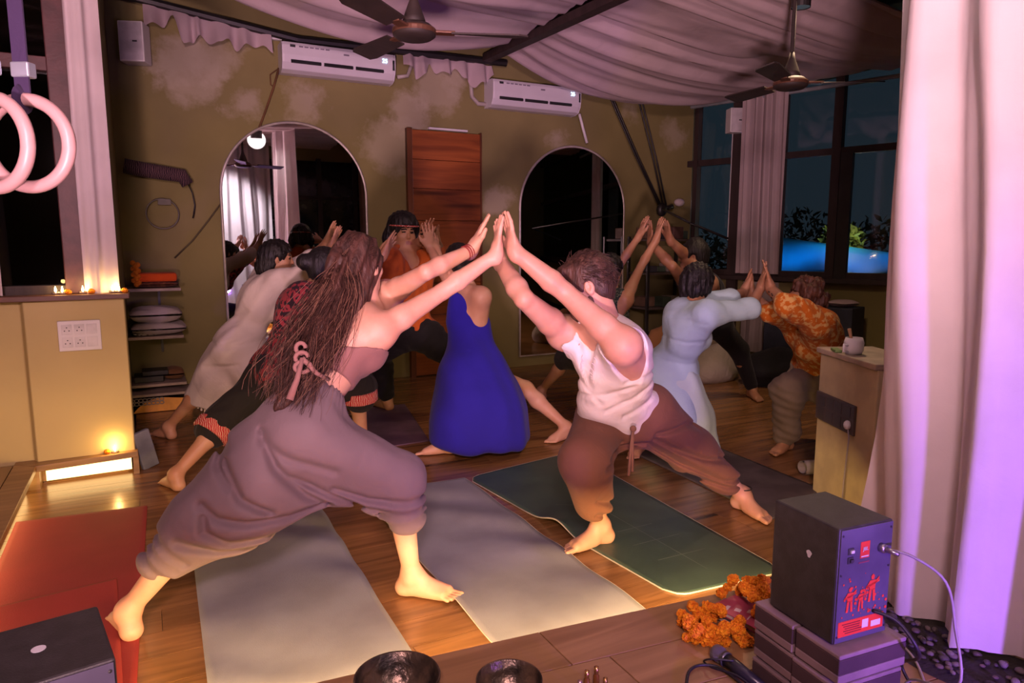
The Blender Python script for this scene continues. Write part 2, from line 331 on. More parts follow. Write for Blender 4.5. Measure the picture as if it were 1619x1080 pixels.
MB().box(rw(4.65, 0, 2.32), (9.3, .07, .07), RA).build('window_rail', M_timber, wr)
MB().box(rw(4.65, 0, 1.02), (9.3, .08, .07), RA).build('window_rail', M_timber, wr)
MB().box(rw(4.65, 0, 3.3), (9.3, .12, .25), RA).build('window_rail', M_timber, wr)
edges = [0.]+sorted(srw(p) for p in (1153, 1222, 1303, 1405))+[9.2]
for a, b in zip(edges[:-1], edges[1:]):
    for z0, z1 in ((1.04, 2.3), (2.35, 3.2)): MB().box(rw((a+b)/2, .03, (z0+z1)/2), (b-a-.06, .008, z1-z0), RA).build('pane', M_glass, wr)
MB().tube([rw(.05, -.08, 2.98), rw(5, -.08, 2.98)], .022, 8).build('curtain_rail', mat('grey_pipe', (.30, .33, .35), .4), wr)
# near wall (seen only in the mirrors): dark windows between curtains
wn = struct(empty('window_3', (3, NW, 0)))
MB().box((4., NW+.02, 1.7), (6.8, .02, 2.7)).build('pane', mat('night_pane', (.012, .016, .02), .08), wn)
for x in (2.75, 3.35, 4.1, 5.2, 6.4): MB().box((x, NW+.05, 1.7), (.09, .07, 2.8)).build('window_post', M_timber, wn)
MB().box((4., NW+.05, 2.3), (6.8, .06, .07)).build('window_rail', M_timber, wn)
# ceiling
ce = struct(MB().box((2.9, 2.7, 3.66), (11.4, 9.2, .1)).build('ceiling', mat('dark_ceiling', (.05, .038, .035), .8, nscale=3, bump=.3, bscale=15)))
# ceiling beam of dark timber
bA = gz(1010, -20, 3.2); bB = gz(770, 92, 3.2); d = bB-bA; bA = bA-d*1.3
tag(MB().box((bA+bB)/2+np.array((0, 0, .0)), (np.linalg.norm(bB-bA), .10, .07), math.atan2(d[1], d[0])).build('ceiling_beam', M_timber), 'dark slanting ceiling beam between the draped cloths', 'beam')
BX = lambda y: bB[0]+(y-bB[1])*d[0]/d[1]
tag(MB().tube([ony(150, -20, YB-.1), ony(470, 62, YB-.1), ony(800, 100, YB-.1)], .035, 8).build('ceiling_pipe', M_dark), 'dark pipe running along the top of the olive wall', 'pipe')
# ---- cloth draped under the ceiling
def swag(name, L0, R0, y0, y1, sag, label, seed, pleats=9, amp=.035, nu=46, nv=110, skew=.0):
    n1 = smoothnoise(seed); n2 = smoothnoise(seed+9)
    def fn(u, v):
        y = y0+(y1-y0)*v; a = np.array(L0(y)); b = np.array(R0(y)); p = a+(b-a)*u
        ph = v*pleats+skew*u+.35*n2(v*7+u*1.3)
        c = 4*u*(1-u); s = sag*(1+.35*n1(v*pleats*.7+20))*(.55+.45*math.cos(v*2.2))
        fold = amp*(math.sin(2*math.pi*ph)+.5*math.sin(4.1*math.pi*ph+1.3)+.8*n1(ph*1.7+u*.8))
        z = p[2]-s*c+fold*(.35+.65*c)
        yy = p[1]+.12*c*math.sin(v*3.1+seed)+.05*n2(u*4+v*2)
        return (p[0], yy, z)
    o = MB().grid(fn, nu, nv).build(name, M_sheer, smooth=True)
    return tag(o, label, 'draped cloth', 'pale cloths draped under the ceiling')
rl = lambda y: (RC[0]+(YB-y)*.326-.05, y, 3.06)
swag('ceiling_drape', lambda y: (BX(y)+.06, y, 3.22), rl, 6.52, 3.50, .17, 'pinkish cloth swagged from the slanting beam to the window wall above the far fan', 3, 10, .035)
swag('ceiling_drape', lambda y: (BX(y)+.06, y, 3.26), lambda y: (rl(y)[0], y, 3.12), 3.08, 1.2, .16, 'pinkish cloth swag in front of the dark ceiling gap beside the tall white curtain', 5, 8, .035)
swag('ceiling_drape', lambda y: (-.25, y-.9, 3.50), lambda y: (BX(y)-.06, y, 3.24), 6.46, 3.0, .24, 'pinkish cloth swagged above the near ceiling fan', 8, 12, .035, 60, 150)
swag('ceiling_drape', lambda y: (-2.3, y, 3.5), lambda y: (BX(y)-.06, y, 3.3), 2.8, -1.4, .25, 'pinkish cloth swag over the raised platform', 11, 12, .035)
# gathered pelmet cloth along the wall top
def pelmet(x0, x1, za, zb, label, seed):
    n = smoothnoise(seed)
    def fn(u, v):
        X = x0+(x1-x0)*u; zt = za+(zb-za)*u
        return (X, YB-.10-.05*math.sin(u*(x1-x0)*34+n(u*9))*(.3+.7*v)-.03*v, zt-(.17+.05*n(u*14))*v)
    tag(MB().grid(fn, int((x1-x0)*60), 5).build('cloth_pelmet', M_sheer, smooth=True), label, 'pelmet', 'gathered cloth pelmets on the olive wall')
p0 = ony(225, 12, YB); p1 = ony(425, 56, YB); pelmet(p0[0], p1[0], p0[2], p1[2], 'gathered pale cloth above the wall left of the air conditioner by the tall mirror', 2)
p0 = ony(632, 82, YB); p1 = ony(770, 108, YB); pelmet(p0[0], p1[0], p0[2], p1[2], 'gathered pale cloth above the wall between the two air conditioners', 4)
# ---- curtains
cA = gz(1352, 905, .17); 
tag(curtain('white_curtain', [(2.29, 1.60), (2.19, 1.44), (2.10, 1.16), (2.13, .62), (2.2, -.1)], .165, 3.5, M_cloth, amp=.045, waves=6.3, seed=4, nv=20, flare=.25, hemwave=.01), 'tall white curtain hanging to the pebbles beside the loudspeaker', 'curtain', 'white curtains')
tag(curtain('white_curtain', [(-.30, 4.655), (-.135, 4.70)], 1.02, 3.5, M_cloth, amp=.028, waves=1.6, seed=9, gather=-.0), 'narrow white curtain hanging at the end of the cream half wall', 'curtain', 'white curtains')
tag(curtain('white_curtain', [(-1.05, 4.60), (-.69, 4.66)], 1.08, 3.5, M_cloth, amp=.035, waves=3.2, seed=12), 'white curtain tied beside the gymnastic rings', 'curtain', 'white curtains')
cs = srw(1165), srw(1232)
tag(curtain('white_curtain', [rw(cs[0], -.13)[:2], rw(cs[1], -.13)[:2]], 1.02, 3.05, fabric('rose_curtain', (.52, .42, .43), .9, .2, 500, .12, 5, translucent=.1), amp=.035, waves=5, seed=15), 'pinkish curtain hanging at the dark window post behind the far fan', 'curtain', 'white curtains')
tag(curtain('white_curtain', [(.1, NW+.2), (2.35, NW+.2)], .17, 3.3, M_cloth, amp=.05, waves=10, seed=21), 'white curtain covering the near wall, seen in the tall mirror', 'curtain', 'white curtains')
tag(curtain('brown_curtain', [(4.15, NW+.16), (5.1, NW+.16)], .05, 3.3, M_brownc, amp=.05, waves=6, seed=24), 'brown curtain seen at the edge of the tall mirror', 'curtain')
# ---- fixtures of the room's lamps and of the added fill lamps
def can_lamp(name, loc, target, m_glow, label, r=.09, hang=0):
    q = (Vector(target)-Vector(loc)).to_track_quat('-Z', 'Y').to_matrix(); R = np.array(q)
    base = np.array(loc)
    e = empty(name, base, label, 'lamp')
    MB().lathe([(r*.95, -.005), (r, -.01), (r*1.05, .13), (r*.7, .16), (.001, .16)], base+R@np.array((0, 0, .03)), 20, R).build('housing', M_dark, e, smooth=False)
    MB().lathe([(.0005, 0), (r*.8, 0), (r*.8, .006), (.0005, .006)], base+R@np.array((0, 0, .045)), 20, R).build('lens', m_glow, e)
    if hang > 0: MB().tube([base+R@np.array((0, 0, .15)), (base[0], base[1], hang)], .008, 6).build('hanger', M_dark, e)
    if hang < 0: MB().tube([base+R@np.array((0, 0, .15)), (base[0], base[1], -hang)], .012, 6).build('stand', M_dark, e); MB().lathe([(.12, 0), (.12, .012), (.001, .02)], (base[0], base[1], -hang), 20).build('stand_foot', M_dark, e)
    return e
can_lamp('added_wash_lamp', (FILL_WASH[0], FILL_WASH[1], FILL_WASH[2]), (1.7, 4.2, 1.9), emat('pink_lens', PINK, 4), 'added black fill lamp hung from the ceiling behind the photographer', hang=3.62)
can_lamp('violet_lamp', LAMP_LED, (2.25, 1.3, .5), emat('violet_lens', LILAC, 4), 'small violet LED lamp beside the photographer', .05, hang=-ZP)
can_lamp('ceiling_lamp', (LAMP_CEIL[0], LAMP_CEIL[1], LAMP_CEIL[2]), (LAMP_CEIL[0], LAMP_CEIL[1], 0), emat('white_lens', (1, .9, .85), 12), 'round white downlight near the tall curtain', hang=3.62)

can_lamp('added_rose_uplight', FILL_UP, (2.2, 4.6, 3.5), emat('pink_lens', PINK, 4), 'added rose fill uplight on a stand behind the photographer', .07, hang=-ZP)
can_lamp('added_near_downlight', FILL_NEAR, (1.3, -1.6, 1.2), emat('white_lens', WHITE, 12), 'added white fill downlight over the curtained near wall', .07, hang=3.62)

can_lamp('added_room_downlight', FILL_ROOM, (3.9, 3.4, 0), emat('warm_lens', (1., .66, .42), 10), 'added round warm fill downlight under the cloth ceiling near the window wall', .06, hang=3.62)
tag(curtain('white_curtain', [rw(3.45, -.13)[:2], rw(4.0, -.13)[:2]], .1, 3.05, M_cloth, amp=.035, waves=4, seed=41), 'white curtain on the window wall, seen in the right mirror', 'curtain', 'white curtains')

# ================================================================== people: signed-distance bodies, meshed once
V3 = lambda *a: np.array(a, float)
def nz(v): v = np.asarray(v, float); return v/(np.linalg.norm(v)+1e-9)
class SDF:
    def __init__(s): s.ops = []
    def cone(s, a, b, ra, rb=None, k=.03, sub=False):
        s.ops.append(('c', np.asarray(a, np.float32), np.asarray(b, np.float32), ra, ra if rb is None else rb, k, sub)); return s
    def path(s, P, R, k=.03, sub=False):
        for i in range(len(P)-1): s.cone(P[i], P[i+1], R[i], R[i+1], k, sub)
        return s
    def ell(s, c, rad, ax=None, k=.03, sub=False):
        ax = np.eye(3) if ax is None else np.array([nz(a) for a in ax]); s.ops.append(('e', np.asarray(c, np.float32), np.asarray(rad, np.float32), ax.astype(np.float32), 0, k, sub)); return s
    def cut(s, p, n, k=.0): s.ops.append(('p', np.asarray(p, np.float32), nz(n).astype(np.float32), 0, 0, k, True)); return s      # removes the side n points to
    def disp(s, fn): s.ops.append(('d', fn, 0, 0, 0, 0, False)); return s
    def both(s, o): s.ops += o.ops; return s
    def shell(s, th): s.ops.append(('s', th, 0, 0, 0, 0, False)); return s
    @staticmethod
    def prim(o, p):
        if o[0] == 'c':
            a, b, ra, rb = o[1:5]; ba = b-a; L2 = float(ba@ba)+1e-9; pa = p-a; h = np.clip((pa@ba)/L2, 0, 1)
            return np.sqrt(((pa-h[..., None]*ba)**2).sum(-1))-(ra+(rb-ra)*h)
        if o[0] == 'e':
            q = (p-o[1])@o[3].T/o[2]; k0 = np.sqrt((q*q).sum(-1))+1e-6; q = q/o[2]; k1 = np.sqrt((q*q).sum(-1))+1e-6; return k0*(k0-1)/k1
        if o[0] == 'p': return -((p-o[1])@o[2])      # inside the removed half space when negative
    def ev(s, P, br=None):
        """P (n,m,3); br: block radius for culling (block centre = mean)"""
        d = np.full(P.shape[:-1], .5, np.float32); cen = P.mean(1, keepdims=True) if br else None
        for o in s.ops:
            if o[0] == 'd':
                if br: 
                    near = np.abs(d).min(1) < .06
                    if near.any(): d[near] += o[1](P[near])
                continue
            if o[0] == 's': d = np.maximum(d, -(d+o[1])); continue
            sel = slice(None)
            if br:
                dc = s.prim(o, cen)[:, 0]; sel = np.nonzero(dc < br*1.3+.07+o[5])[0]
                if not len(sel): continue
            x = s.prim(o, P[sel]); k = o[5]; a = d[sel]
            if o[0] == 'p' or o[6]:
                x = -x
                if o[0] == 'p': x = ((P[sel]-o[1])@o[2])
                if k > 0: h = np.maximum(k-np.abs(a-x), 0)/k; a = np.maximum(a, x)+h*h*k*.25
                else: a = np.maximum(a, x)
            else:
                if k > 0: h = np.maximum(k-np.abs(a-x), 0)/k; a = np.minimum(a, x)-h*h*k*.25
                else: a = np.minimum(a, x)
            d[sel] = a
        return d
    def mesh(s, h):
        lo = np.full(3, 1e9); hi = -lo
        for o in s.ops:
            if o[0] == 'c' and not o[6]:
                r = max(o[3], o[4])+.03; lo = np.minimum(lo, np.minimum(o[1], o[2])-r); hi = np.maximum(hi, np.maximum(o[1], o[2])+r)
            if o[0] == 'e' and not o[6]: r = float(max(o[2]))+.03; lo = np.minimum(lo, o[1]-r); hi = np.maximum(hi, o[1]+r)
        B = 8; nb = np.ceil((hi-lo)/(h*B)).astype(int); N = nb*B+1
        ii = np.stack(np.meshgrid(*[np.arange(n) for n in nb], indexing='ij'), -1).reshape(-1, 3)
        cen = (lo+(ii+.5)*h*B).astype(np.float32); dc = s.ev(cen[:, None, :])[:, 0]
        act = np.abs(dc) < h*B*.87*1.35+.03
        D = np.where(dc.reshape(nb) < 0, -1., 1.).astype(np.float32).repeat(B, 0).repeat(B, 1).repeat(B, 2)
        D = np.pad(D, ((0, 1),)*3, mode='edge')
        ia = ii[act]; off = np.stack(np.meshgrid(*[np.arange(B+1)]*3, indexing='ij'), -1).reshape(-1, 3)
        for c in range(0, len(ia), 600):
            g = ia[c:c+600, None, :]*B+off[None]; P = (lo+g*h).astype(np.float32); v = s.ev(P, h*B*.87); D[g[..., 0], g[..., 1], g[..., 2]] = v
        D[0] = D[-1] = 1; D[:, 0] = D[:, -1] = 1; D[:, :, 0] = D[:, :, -1] = 1
        return surfnet(D, lo, h)
def surfnet(D, lo, h):
    I = D < 0; nx, ny, nzz = D.shape
    cnt = np.zeros((nx-1, ny-1, nzz-1), np.int8)
    for a in (0, 1):
        for b in (0, 1):
            for c in (0, 1): cnt += I[a:nx-1+a, b:ny-1+b, c:nzz-1+c]
    cells = np.argwhere((cnt > 0) & (cnt < 8)); idx = np.full(cnt.shape, -1, np.int32); idx[tuple(cells.T)] = np.arange(len(cells))
    cor = np.array([(a, b, c) for a in (0, 1) for b in (0, 1) for c in (0, 1)])
    val = np.stack([D[tuple((cells+c).T)] for c in cor], 1)
    acc = np.zeros((len(cells), 3)); n = np.zeros(len(cells))
    for i in range(8):
        for j in range(i+1, 8):
            if np.abs(cor[i]-cor[j]).sum() == 1:
                a, b = val[:, i], val[:, j]; m = (a < 0) != (b < 0); t = np.where(m, a/(a-b+1e-12), 0)
                acc += np.where(m[:, None], cor[i]+(cor[j]-cor[i])*t[:, None], 0); n += m
    V = lo+(cells+acc/n[:, None])*h
    Q = []
    for ax in range(3):
        sl0 = [slice(None)]*3; sl1 = [slice(None)]*3; sl0[ax] = slice(0, -1); sl1[ax] = slice(1, None)
        X = I[tuple(sl0)] != I[tuple(sl1)]; e = np.argwhere(X)
        u, v = [(1, 2), (2, 0), (0, 1)][ax]
        e = e[(e[:, u] > 0) & (e[:, v] > 0) & (e[:, u] < D.shape[u]-1) & (e[:, v] < D.shape[v]-1)]
        du = np.zeros(3, int); du[u] = 1; dv = np.zeros(3, int); dv[v] = 1
        q = np.stack([idx[tuple((e-du-dv).T)], idx[tuple((e-dv).T)], idx[tuple(e.T)], idx[tuple((e-du).T)]], 1)
        fl = ~I[tuple(e.T)]; q[fl] = q[fl][:, ::-1]; Q.append(q)
    Q = np.concatenate(Q); Q = Q[(Q >= 0).all(1)]
    return V, Q
def sdf_object(name, sd, h, m, parent=None, smooth=1, paint=None):
    V, Q = sd.mesh(h)
    for _ in range(smooth):          # light relaxation of the net
        A = np.zeros_like(V); n = np.zeros(len(V))
        for k in range(4):
            a = Q[:, k]; b = Q[:, (k+1) % 4]; np.add.at(A, a, V[b]); np.add.at(n, a, 1)
        V = V*.5+.5*A/np.maximum(n, 1)[:, None]
    me = bpy.data.meshes.new(name); me.vertices.add(len(V)); me.vertices.foreach_set('co', V.astype(np.float32).ravel())
    me.loops.add(len(Q)*4); me.loops.foreach_set('vertex_index', Q.astype(np.int32).ravel()); me.polygons.add(len(Q))
    me.polygons.foreach_set('loop_start', np.arange(0, len(Q)*4, 4, dtype=np.int32)); me.polygons.foreach_set('use_smooth', np.ones(len(Q), bool))
    ms = m if isinstance(m, (list, tuple)) else [m]
    for mm in ms: me.materials.append(mm)
    if paint is not None:
        c = V[Q].mean(1); me.polygons.foreach_set('material_index', paint(c).astype(np.int32))
    me.update(calc_edges=True); me.validate()
    o = bpy.data.objects.new(name, me); COL.objects.link(o); return adopt(o, parent)
def folds(lines, org, u, v, A=.014, wd=.014, nrm=None):
    """crease lines given in a plane (u,v through org); every crease presses the cloth in along the line"""
    segs = []
    for ln in lines:
        for a, b in zip(ln[:-1], ln[1:]): segs.append((a, b))
    def fn(P):
        x = (P-org.astype(np.float32))@u.astype(np.float32); y = (P-org.astype(np.float32))@v.astype(np.float32); out = np.zeros(x.shape, np.float32)
        for a, b in segs:
            bx, by = b[0]-a[0], b[1]-a[1]; L2 = bx*bx+by*by+1e-9; h = np.clip(((x-a[0])*bx+(y-a[1])*by)/L2, 0, 1)
            d2 = (x-a[0]-h*bx)**2+(y-a[1]-h*by)**2; out = np.maximum(out, np.exp(-d2/(wd*wd)))
        return out*A
    return fn
def ripple(amp, freq, ax, seed=0, warp=2.):
    """soft cloth ripples running along direction ax"""
    a = nz(ax); t = nz(np.cross(a, (.31, .52, .79))); b = np.cross(a, t); r = np.random.default_rng(seed).uniform(0, 6, 6)
    a, t, b = [q.astype(np.float32) for q in (a, t, b)]
    def fn(P):
        x, y, z = P@t, P@b, P@a
        return (amp*(np.sin(freq*x+warp*np.sin(3.1*z+r[0])+r[1])+np.sin(freq*.83*y+warp*np.sin(2.3*z+r[2])+r[3])+.6*np.sin(freq*1.7*(x+y)+warp*np.sin(4*z+r[4])))).astype(np.float32)
    return fn
J = {'p1': {'head': [0.745, 2.709, 1.279], 'neck': [0.776, 2.709, 1.103], 'shR': [0.761, 2.535, 1.033], 'shL': [0.895, 2.855, 1.139], 'elR': [1.025, 2.546, 1.174], 'wrR': [1.23, 2.485, 1.318], 'tipR': [1.266, 2.522, 1.488], 'elL': [0.978, 2.599, 1.249], 'wrL': [1.213, 2.68, 1.333], 'tipL': [1.292, 2.685, 1.493], 'pel': [0.48, 2.552, 0.717], 'hipR': [0.457, 2.456, 0.69], 'hipL': [0.455, 2.629, 0.658], 'knR': [0.811, 2.465, 0.486], 'anR': [0.847, 2.462, 0.085], 'toeR': [0.983, 2.346, 0.02], 'knL': [0.116, 2.59, 0.405], 'anL': [-0.126, 2.649, 0.093], 'toeL': [-0.168, 2.806, 0.013]},
 'p2': {'head': [1.643, 2.464, 1.189], 'neck': [1.691, 2.395, 1.023], 'shL': [1.646, 2.206, 0.963], 'shR': [1.596, 2.569, 0.977], 'elL': [1.495, 2.397, 1.165], 'wrL': [1.298, 2.46, 1.33], 'tipL': [1.292, 2.535, 1.498], 'elR': [1.34, 2.459, 1.14], 'wrR': [1.335, 2.665, 1.288], 'tipR': [1.328, 2.671, 1.47], 'pel': [1.923, 2.571, 0.578], 'hipR': [1.885, 2.664, 0.538], 'hipL': [2.004, 2.503, 0.582], 'knR': [1.585, 2.397, 0.457], 'anR': [1.77, 2.511, 0.088], 'toeR': [1.567, 2.503, 0.021], 'knL': [2.345, 2.562, 0.349], 'anL': [2.651, 2.514, 0.084], 'toeL': [2.636, 2.301, 0.02]},
 'p3': {'head': [1.881, 4.378, 1.245], 'neck': [1.938, 4.351, 1.067], 'shR': [1.958, 4.525, 0.996], 'shL': [1.955, 4.173, 1.013], 'elR': [1.766, 4.4, 1.178], 'wrR': [1.759, 4.592, 1.337], 'tipR': [1.728, 4.544, 1.5], 'elL': [1.823, 4.428, 1.09], 'wrL': [1.804, 4.569, 1.299], 'tipL': [1.817, 4.667, 1.445], 'pel': [1.942, 4.287, 0.545], 'hipR': [1.935, 4.369, 0.476], 'hipL': [1.964, 4.197, 0.492], 'knR': [1.65, 4.151, 0.336], 'anR': [1.56, 3.89, 0.086], 'toeR': [1.473, 4.073, 0.022], 'knL': [2.327, 4.243, 0.35], 'anL': [2.556, 4.065, 0.086], 'toeL': [2.368, 4.006, 0.02]},
 'p4': {'head': [1.678, 4.901, 1.445], 'neck': [1.671, 4.847, 1.265], 'shR': [1.505, 4.734, 1.243], 'shL': [1.867, 4.839, 1.232], 'elR': [1.732, 4.944, 1.305], 'wrR': [1.739, 4.689, 1.385], 'tipR': [1.741, 4.569, 1.528], 'elL': [2.015, 5.099, 1.318], 'wrL': [1.911, 4.858, 1.391], 'tipL': [1.832, 4.707, 1.475], 'pel': [1.744, 4.952, 0.737], 'hipR': [1.704, 5.037, 0.679], 'hipL': [1.798, 4.873, 0.691], 'knR': [1.631, 5.422, 0.501], 'anR': [1.71, 5.493, 0.088], 'toeR': [1.675, 5.7, 0.019], 'knL': [2.146, 4.888, 0.443], 'anL': [2.357, 4.938, 0.085], 'toeL': [2.56, 5.003, 0.02]},
 'p5': {'head': [0.831, 5.096, 1.267], 'neck': [0.766, 5.096, 1.107], 'shR': [0.796, 4.923, 1.098], 'shL': [0.77, 5.273, 1.114], 'elR': [0.985, 4.726, 1.188], 'wrR': [1.139, 4.848, 1.332], 'tipR': [1.215, 4.878, 1.481], 'elL': [1.038, 5.26, 1.22], 'wrL': [1.168, 5.113, 1.363], 'tipL': [1.241, 5.121, 1.516], 'pel': [0.546, 5.055, 0.663], 'hipR': [0.53, 4.974, 0.607], 'hipL': [0.524, 5.138, 0.614], 'knR': [0.304, 5.209, 0.376], 'anR': [0.083, 5.364, 0.088], 'toeR': [-0.012, 5.53, 0.02], 'knL': [0.656, 4.821, 0.41], 'anL': [0.716, 4.978, 0.081], 'toeL': [0.77, 4.794, 0.02]},
 'p6': {'head': [0.975, 4.291, 1.223], 'neck': [0.882, 4.303, 1.077], 'shR': [0.801, 4.15, 1.044], 'shL': [0.984, 4.449, 1.084], 'elR': [1.06, 4.252, 1.115], 'wrR': [1.261, 4.255, 1.25], 'tipR': [1.349, 4.227, 1.394], 'elL': [1.128, 4.21, 1.152], 'wrL': [1.259, 4.058, 1.288], 'tipL': [1.356, 4.113, 1.416], 'pel': [0.651, 4.305, 0.622], 'hipR': [0.695, 4.237, 0.557], 'hipL': [0.647, 4.394, 0.573], 'knL': [0.343, 4.326, 0.331], 'anL': [0.083, 4.199, 0.087], 'toeL': [0.014, 4.369, 0.018], 'knR': [1.123, 4.189, 0.495], 'anR': [1.153, 4.229, 0.09], 'toeR': [1.324, 4.304, 0.019]},
 'p7': {'head': [3.202, 4.47, 1.165], 'neck': [3.207, 4.464, 0.989], 'shR': [3.208, 4.291, 0.939], 'shL': [3.249, 4.637, 0.96], 'elR': [3.367, 4.319, 1.18], 'wrR': [3.479, 4.276, 1.395], 'tipR': [3.516, 4.264, 1.566], 'elL': [3.36, 4.549, 1.219], 'wrL': [3.493, 4.51, 1.418], 'tipL': [3.548, 4.491, 1.579], 'pel': [3.147, 4.513, 0.503], 'hipR': [3.149, 4.426, 0.461], 'hipL': [3.122, 4.598, 0.46], 'knL': [3.113, 4.983, 0.388], 'anL': [3.014, 5.209, 0.087], 'toeL': [2.863, 5.096, 0.021], 'knR': [3.104, 4.046, 0.382], 'anR': [3.286, 4.194, 0.085], 'toeR': [3.466, 4.256, 0.019]},
 'p8': {'head': [3.87, 4.297, 1.267], 'neck': [3.908, 4.256, 1.091], 'shR': [3.933, 4.443, 1.051], 'shL': [3.837, 4.08, 1.053], 'elR': [3.68, 4.323, 1.184], 'wrR': [3.593, 4.485, 1.367], 'tipR': [3.569, 4.487, 1.553], 'elL': [3.828, 4.316, 1.251], 'wrL': [3.608, 4.27, 1.386], 'tipL': [3.547, 4.274, 1.563], 'pel': [4.243, 4.452, 0.739], 'hipL': [4.199, 4.366, 0.699], 'hipR': [4.239, 4.545, 0.686], 'knL': [4.53, 4.417, 0.448], 'anL': [4.724, 4.427, 0.086], 'toeL': [4.641, 4.239, 0.021], 'knR': [3.925, 4.402, 0.451], 'anR': [4.039, 4.545, 0.085], 'toeR': [3.842, 4.486, 0.021]},
 'p9': {'head': [3.038, 3.315, 1.12], 'neck': [2.947, 3.249, 0.991], 'shR': [2.887, 3.08, 0.951], 'shL': [3.008, 3.413, 0.942], 'elR': [3.165, 3.012, 0.977], 'wrR': [3.354, 3.112, 1.095], 'tipR': [3.291, 3.029, 1.233], 'elL': [3.158, 3.182, 1.029], 'wrL': [3.384, 3.278, 1.056], 'tipL': [3.491, 3.344, 1.171], 'pel': [2.956, 3.458, 0.539], 'hipR': [2.956, 3.371, 0.497], 'hipL': [2.954, 3.543, 0.485], 'knL': [2.657, 3.329, 0.346], 'anL': [2.807, 3.566, 0.083], 'toeL': [2.658, 3.448, 0.022], 'knR': [3.256, 3.483, 0.261], 'anR': [3.093, 3.194, 0.084], 'toeR': [3.028, 3.024, 0.024]},
 'p10': {'head': [3.513, 2.927, 1.024], 'neck': [3.648, 2.963, 0.916], 'shL': [3.521, 2.825, 0.895], 'shR': [3.702, 3.132, 0.866], 'elL': [3.246, 2.825, 1.012], 'wrL': [3.356, 3.038, 1.09], 'tipL': [3.298, 3.044, 1.254], 'elR': [3.408, 3.072, 0.936], 'wrR': [3.466, 3.287, 1.026], 'tipR': [3.519, 3.363, 1.171], 'pel': [3.903, 3.123, 0.505], 'hipL': [3.881, 3.035, 0.474], 'hipR': [3.935, 3.2, 0.445], 'knR': [3.562, 3.049, 0.443], 'anR': [3.699, 3.153, 0.085], 'toeR': [3.512, 3.101, 0.022], 'knL': [3.692, 2.721, 0.327], 'anL': [4.008, 2.791, 0.086], 'toeL': [3.826, 2.728, 0.022]}}
for p in J: J[p] = {k: np.array(v) for k, v in J[p].items()}
class Fig: pass
def figure(J, S, fem=True, face=None, palm=None, fing=1., look=None):
    """joints -> frames used by the body and the clothes"""
    g = Fig(); g.J = J; g.s = S/1.7; g.fem = fem
    g.t = nz(J['neck']-J['pel']); g.r = nz(J['shR']-J['shL']); g.r = nz(g.r-g.t*(g.r@g.t)); g.f = np.cross(g.t, g.r)
    g.pr = nz(J['hipR']-J['hipL']); g.pr = nz(g.pr-g.t*(g.pr@g.t)); g.pf = np.cross(g.t, g.pr); g.L = np.linalg.norm(J['neck']-J['pel'])
    g.face = nz(face); hu = nz(.6*nz(J['head']-J['neck'])+.6*V3(0, 0, 1)); g.hu = nz(hu-g.face*(hu@g.face)); g.hr = np.cross(g.face, g.hu); g.palm = palm; g.fing = fing
    return g
def tpos(g, q, f=0., r=0.): return g.J['pel']+g.t*g.L*q+g.f*f*g.s+g.r*r*g.s
def torso(sd, g, e=0., k=.05, top=True, chest=True):
    s = g.s; ax = (g.r, g.f, g.t); axp = (g.pr, g.pf, g.t)
    W = (.155, .112, .145, .16) if g.fem else (.145, .125, .155, .18)
    sd.ell(g.J['pel']+g.t*.01, (W[0]*s+e, .108*s+e, .12*s+e), axp, k)
    for h in ('hipR', 'hipL'): sd.ell(g.J[h]-g.pf*.035*s, (.085*s+e,)*3, None, k)
    q = nz(g.r+g.pr); axm = (q, np.cross(g.t, q), g.t)
    sd.ell(tpos(g, .36), (W[1]*s+e, .085*s+e, .13*s+e), axm, k)
    sd.ell(tpos(g, .66, .005), (W[2]*s*.95+e, .10*s+e, .165*s+e), ax, k)
    if top: sd.ell(tpos(g, .86, -.005), (W[3]*s*.86+e, .080*s+e, .085*s+e), ax, k)
    if top:
        for sg, q_ in ((1, 'shR'), (-1, 'shL')): sd.cone(g.J[q_], tpos(g, .56, -.015, .10*sg), .045*s+e, .06*s+e, .07).cone(g.J[q_]-g.r*sg*.01, tpos(g, .76, -.035, .06*sg), .050*s+e, .070*s+e, .08)
    if chest:
        for sg in (1, -1): sd.ell(tpos(g, .64, .085 if g.fem else .06, .065*sg), ((.055 if g.fem else .062)*s+e, .05*s+e, .056*s+e), ax, .04)
def limbs(sd, g, e=0., arms=True, legs=True):
    J, s = g.J, g.s
    for q in 'RL':
        if arms:
            a, b, c = J['sh'+q], J['el'+q], J['wr'+q]; m = 1. if g.fem else 1.17
            sd.cone(tpos(g, .88), a, .05*s, .052*s*m, .05)
            sd.cone(a, a+(b-a)*.35, .05*s*m, .046*s*m, .03).cone(a+(b-a)*.35, b, .046*s*m, .0325*s*m, .02)
            sd.cone(b, b+(c-b)*.28, .0325*s*m, .0365*s*m, .010).cone(b+(c-b)*.28, c, .0365*s*m, .0245*s*m, .012)
            if g.palm is not None: hand(sd, g, q)
        if legs:
            a, b, c = J['hip'+q], J['kn'+q], J['an'+q]
            sd.cone(a, b, .085*s, .054*s, .05); ab = nz(b-a); back = nz(-(ab-nz(c-b)*(ab@nz(c-b)))+1e-4)
            mid = b+(c-b)*.3+back*.012; sd.cone(b, mid, .052*s, .054*s, .03).cone(mid, c, .053*s, .032*s, .03)
            foot(sd, g, q)
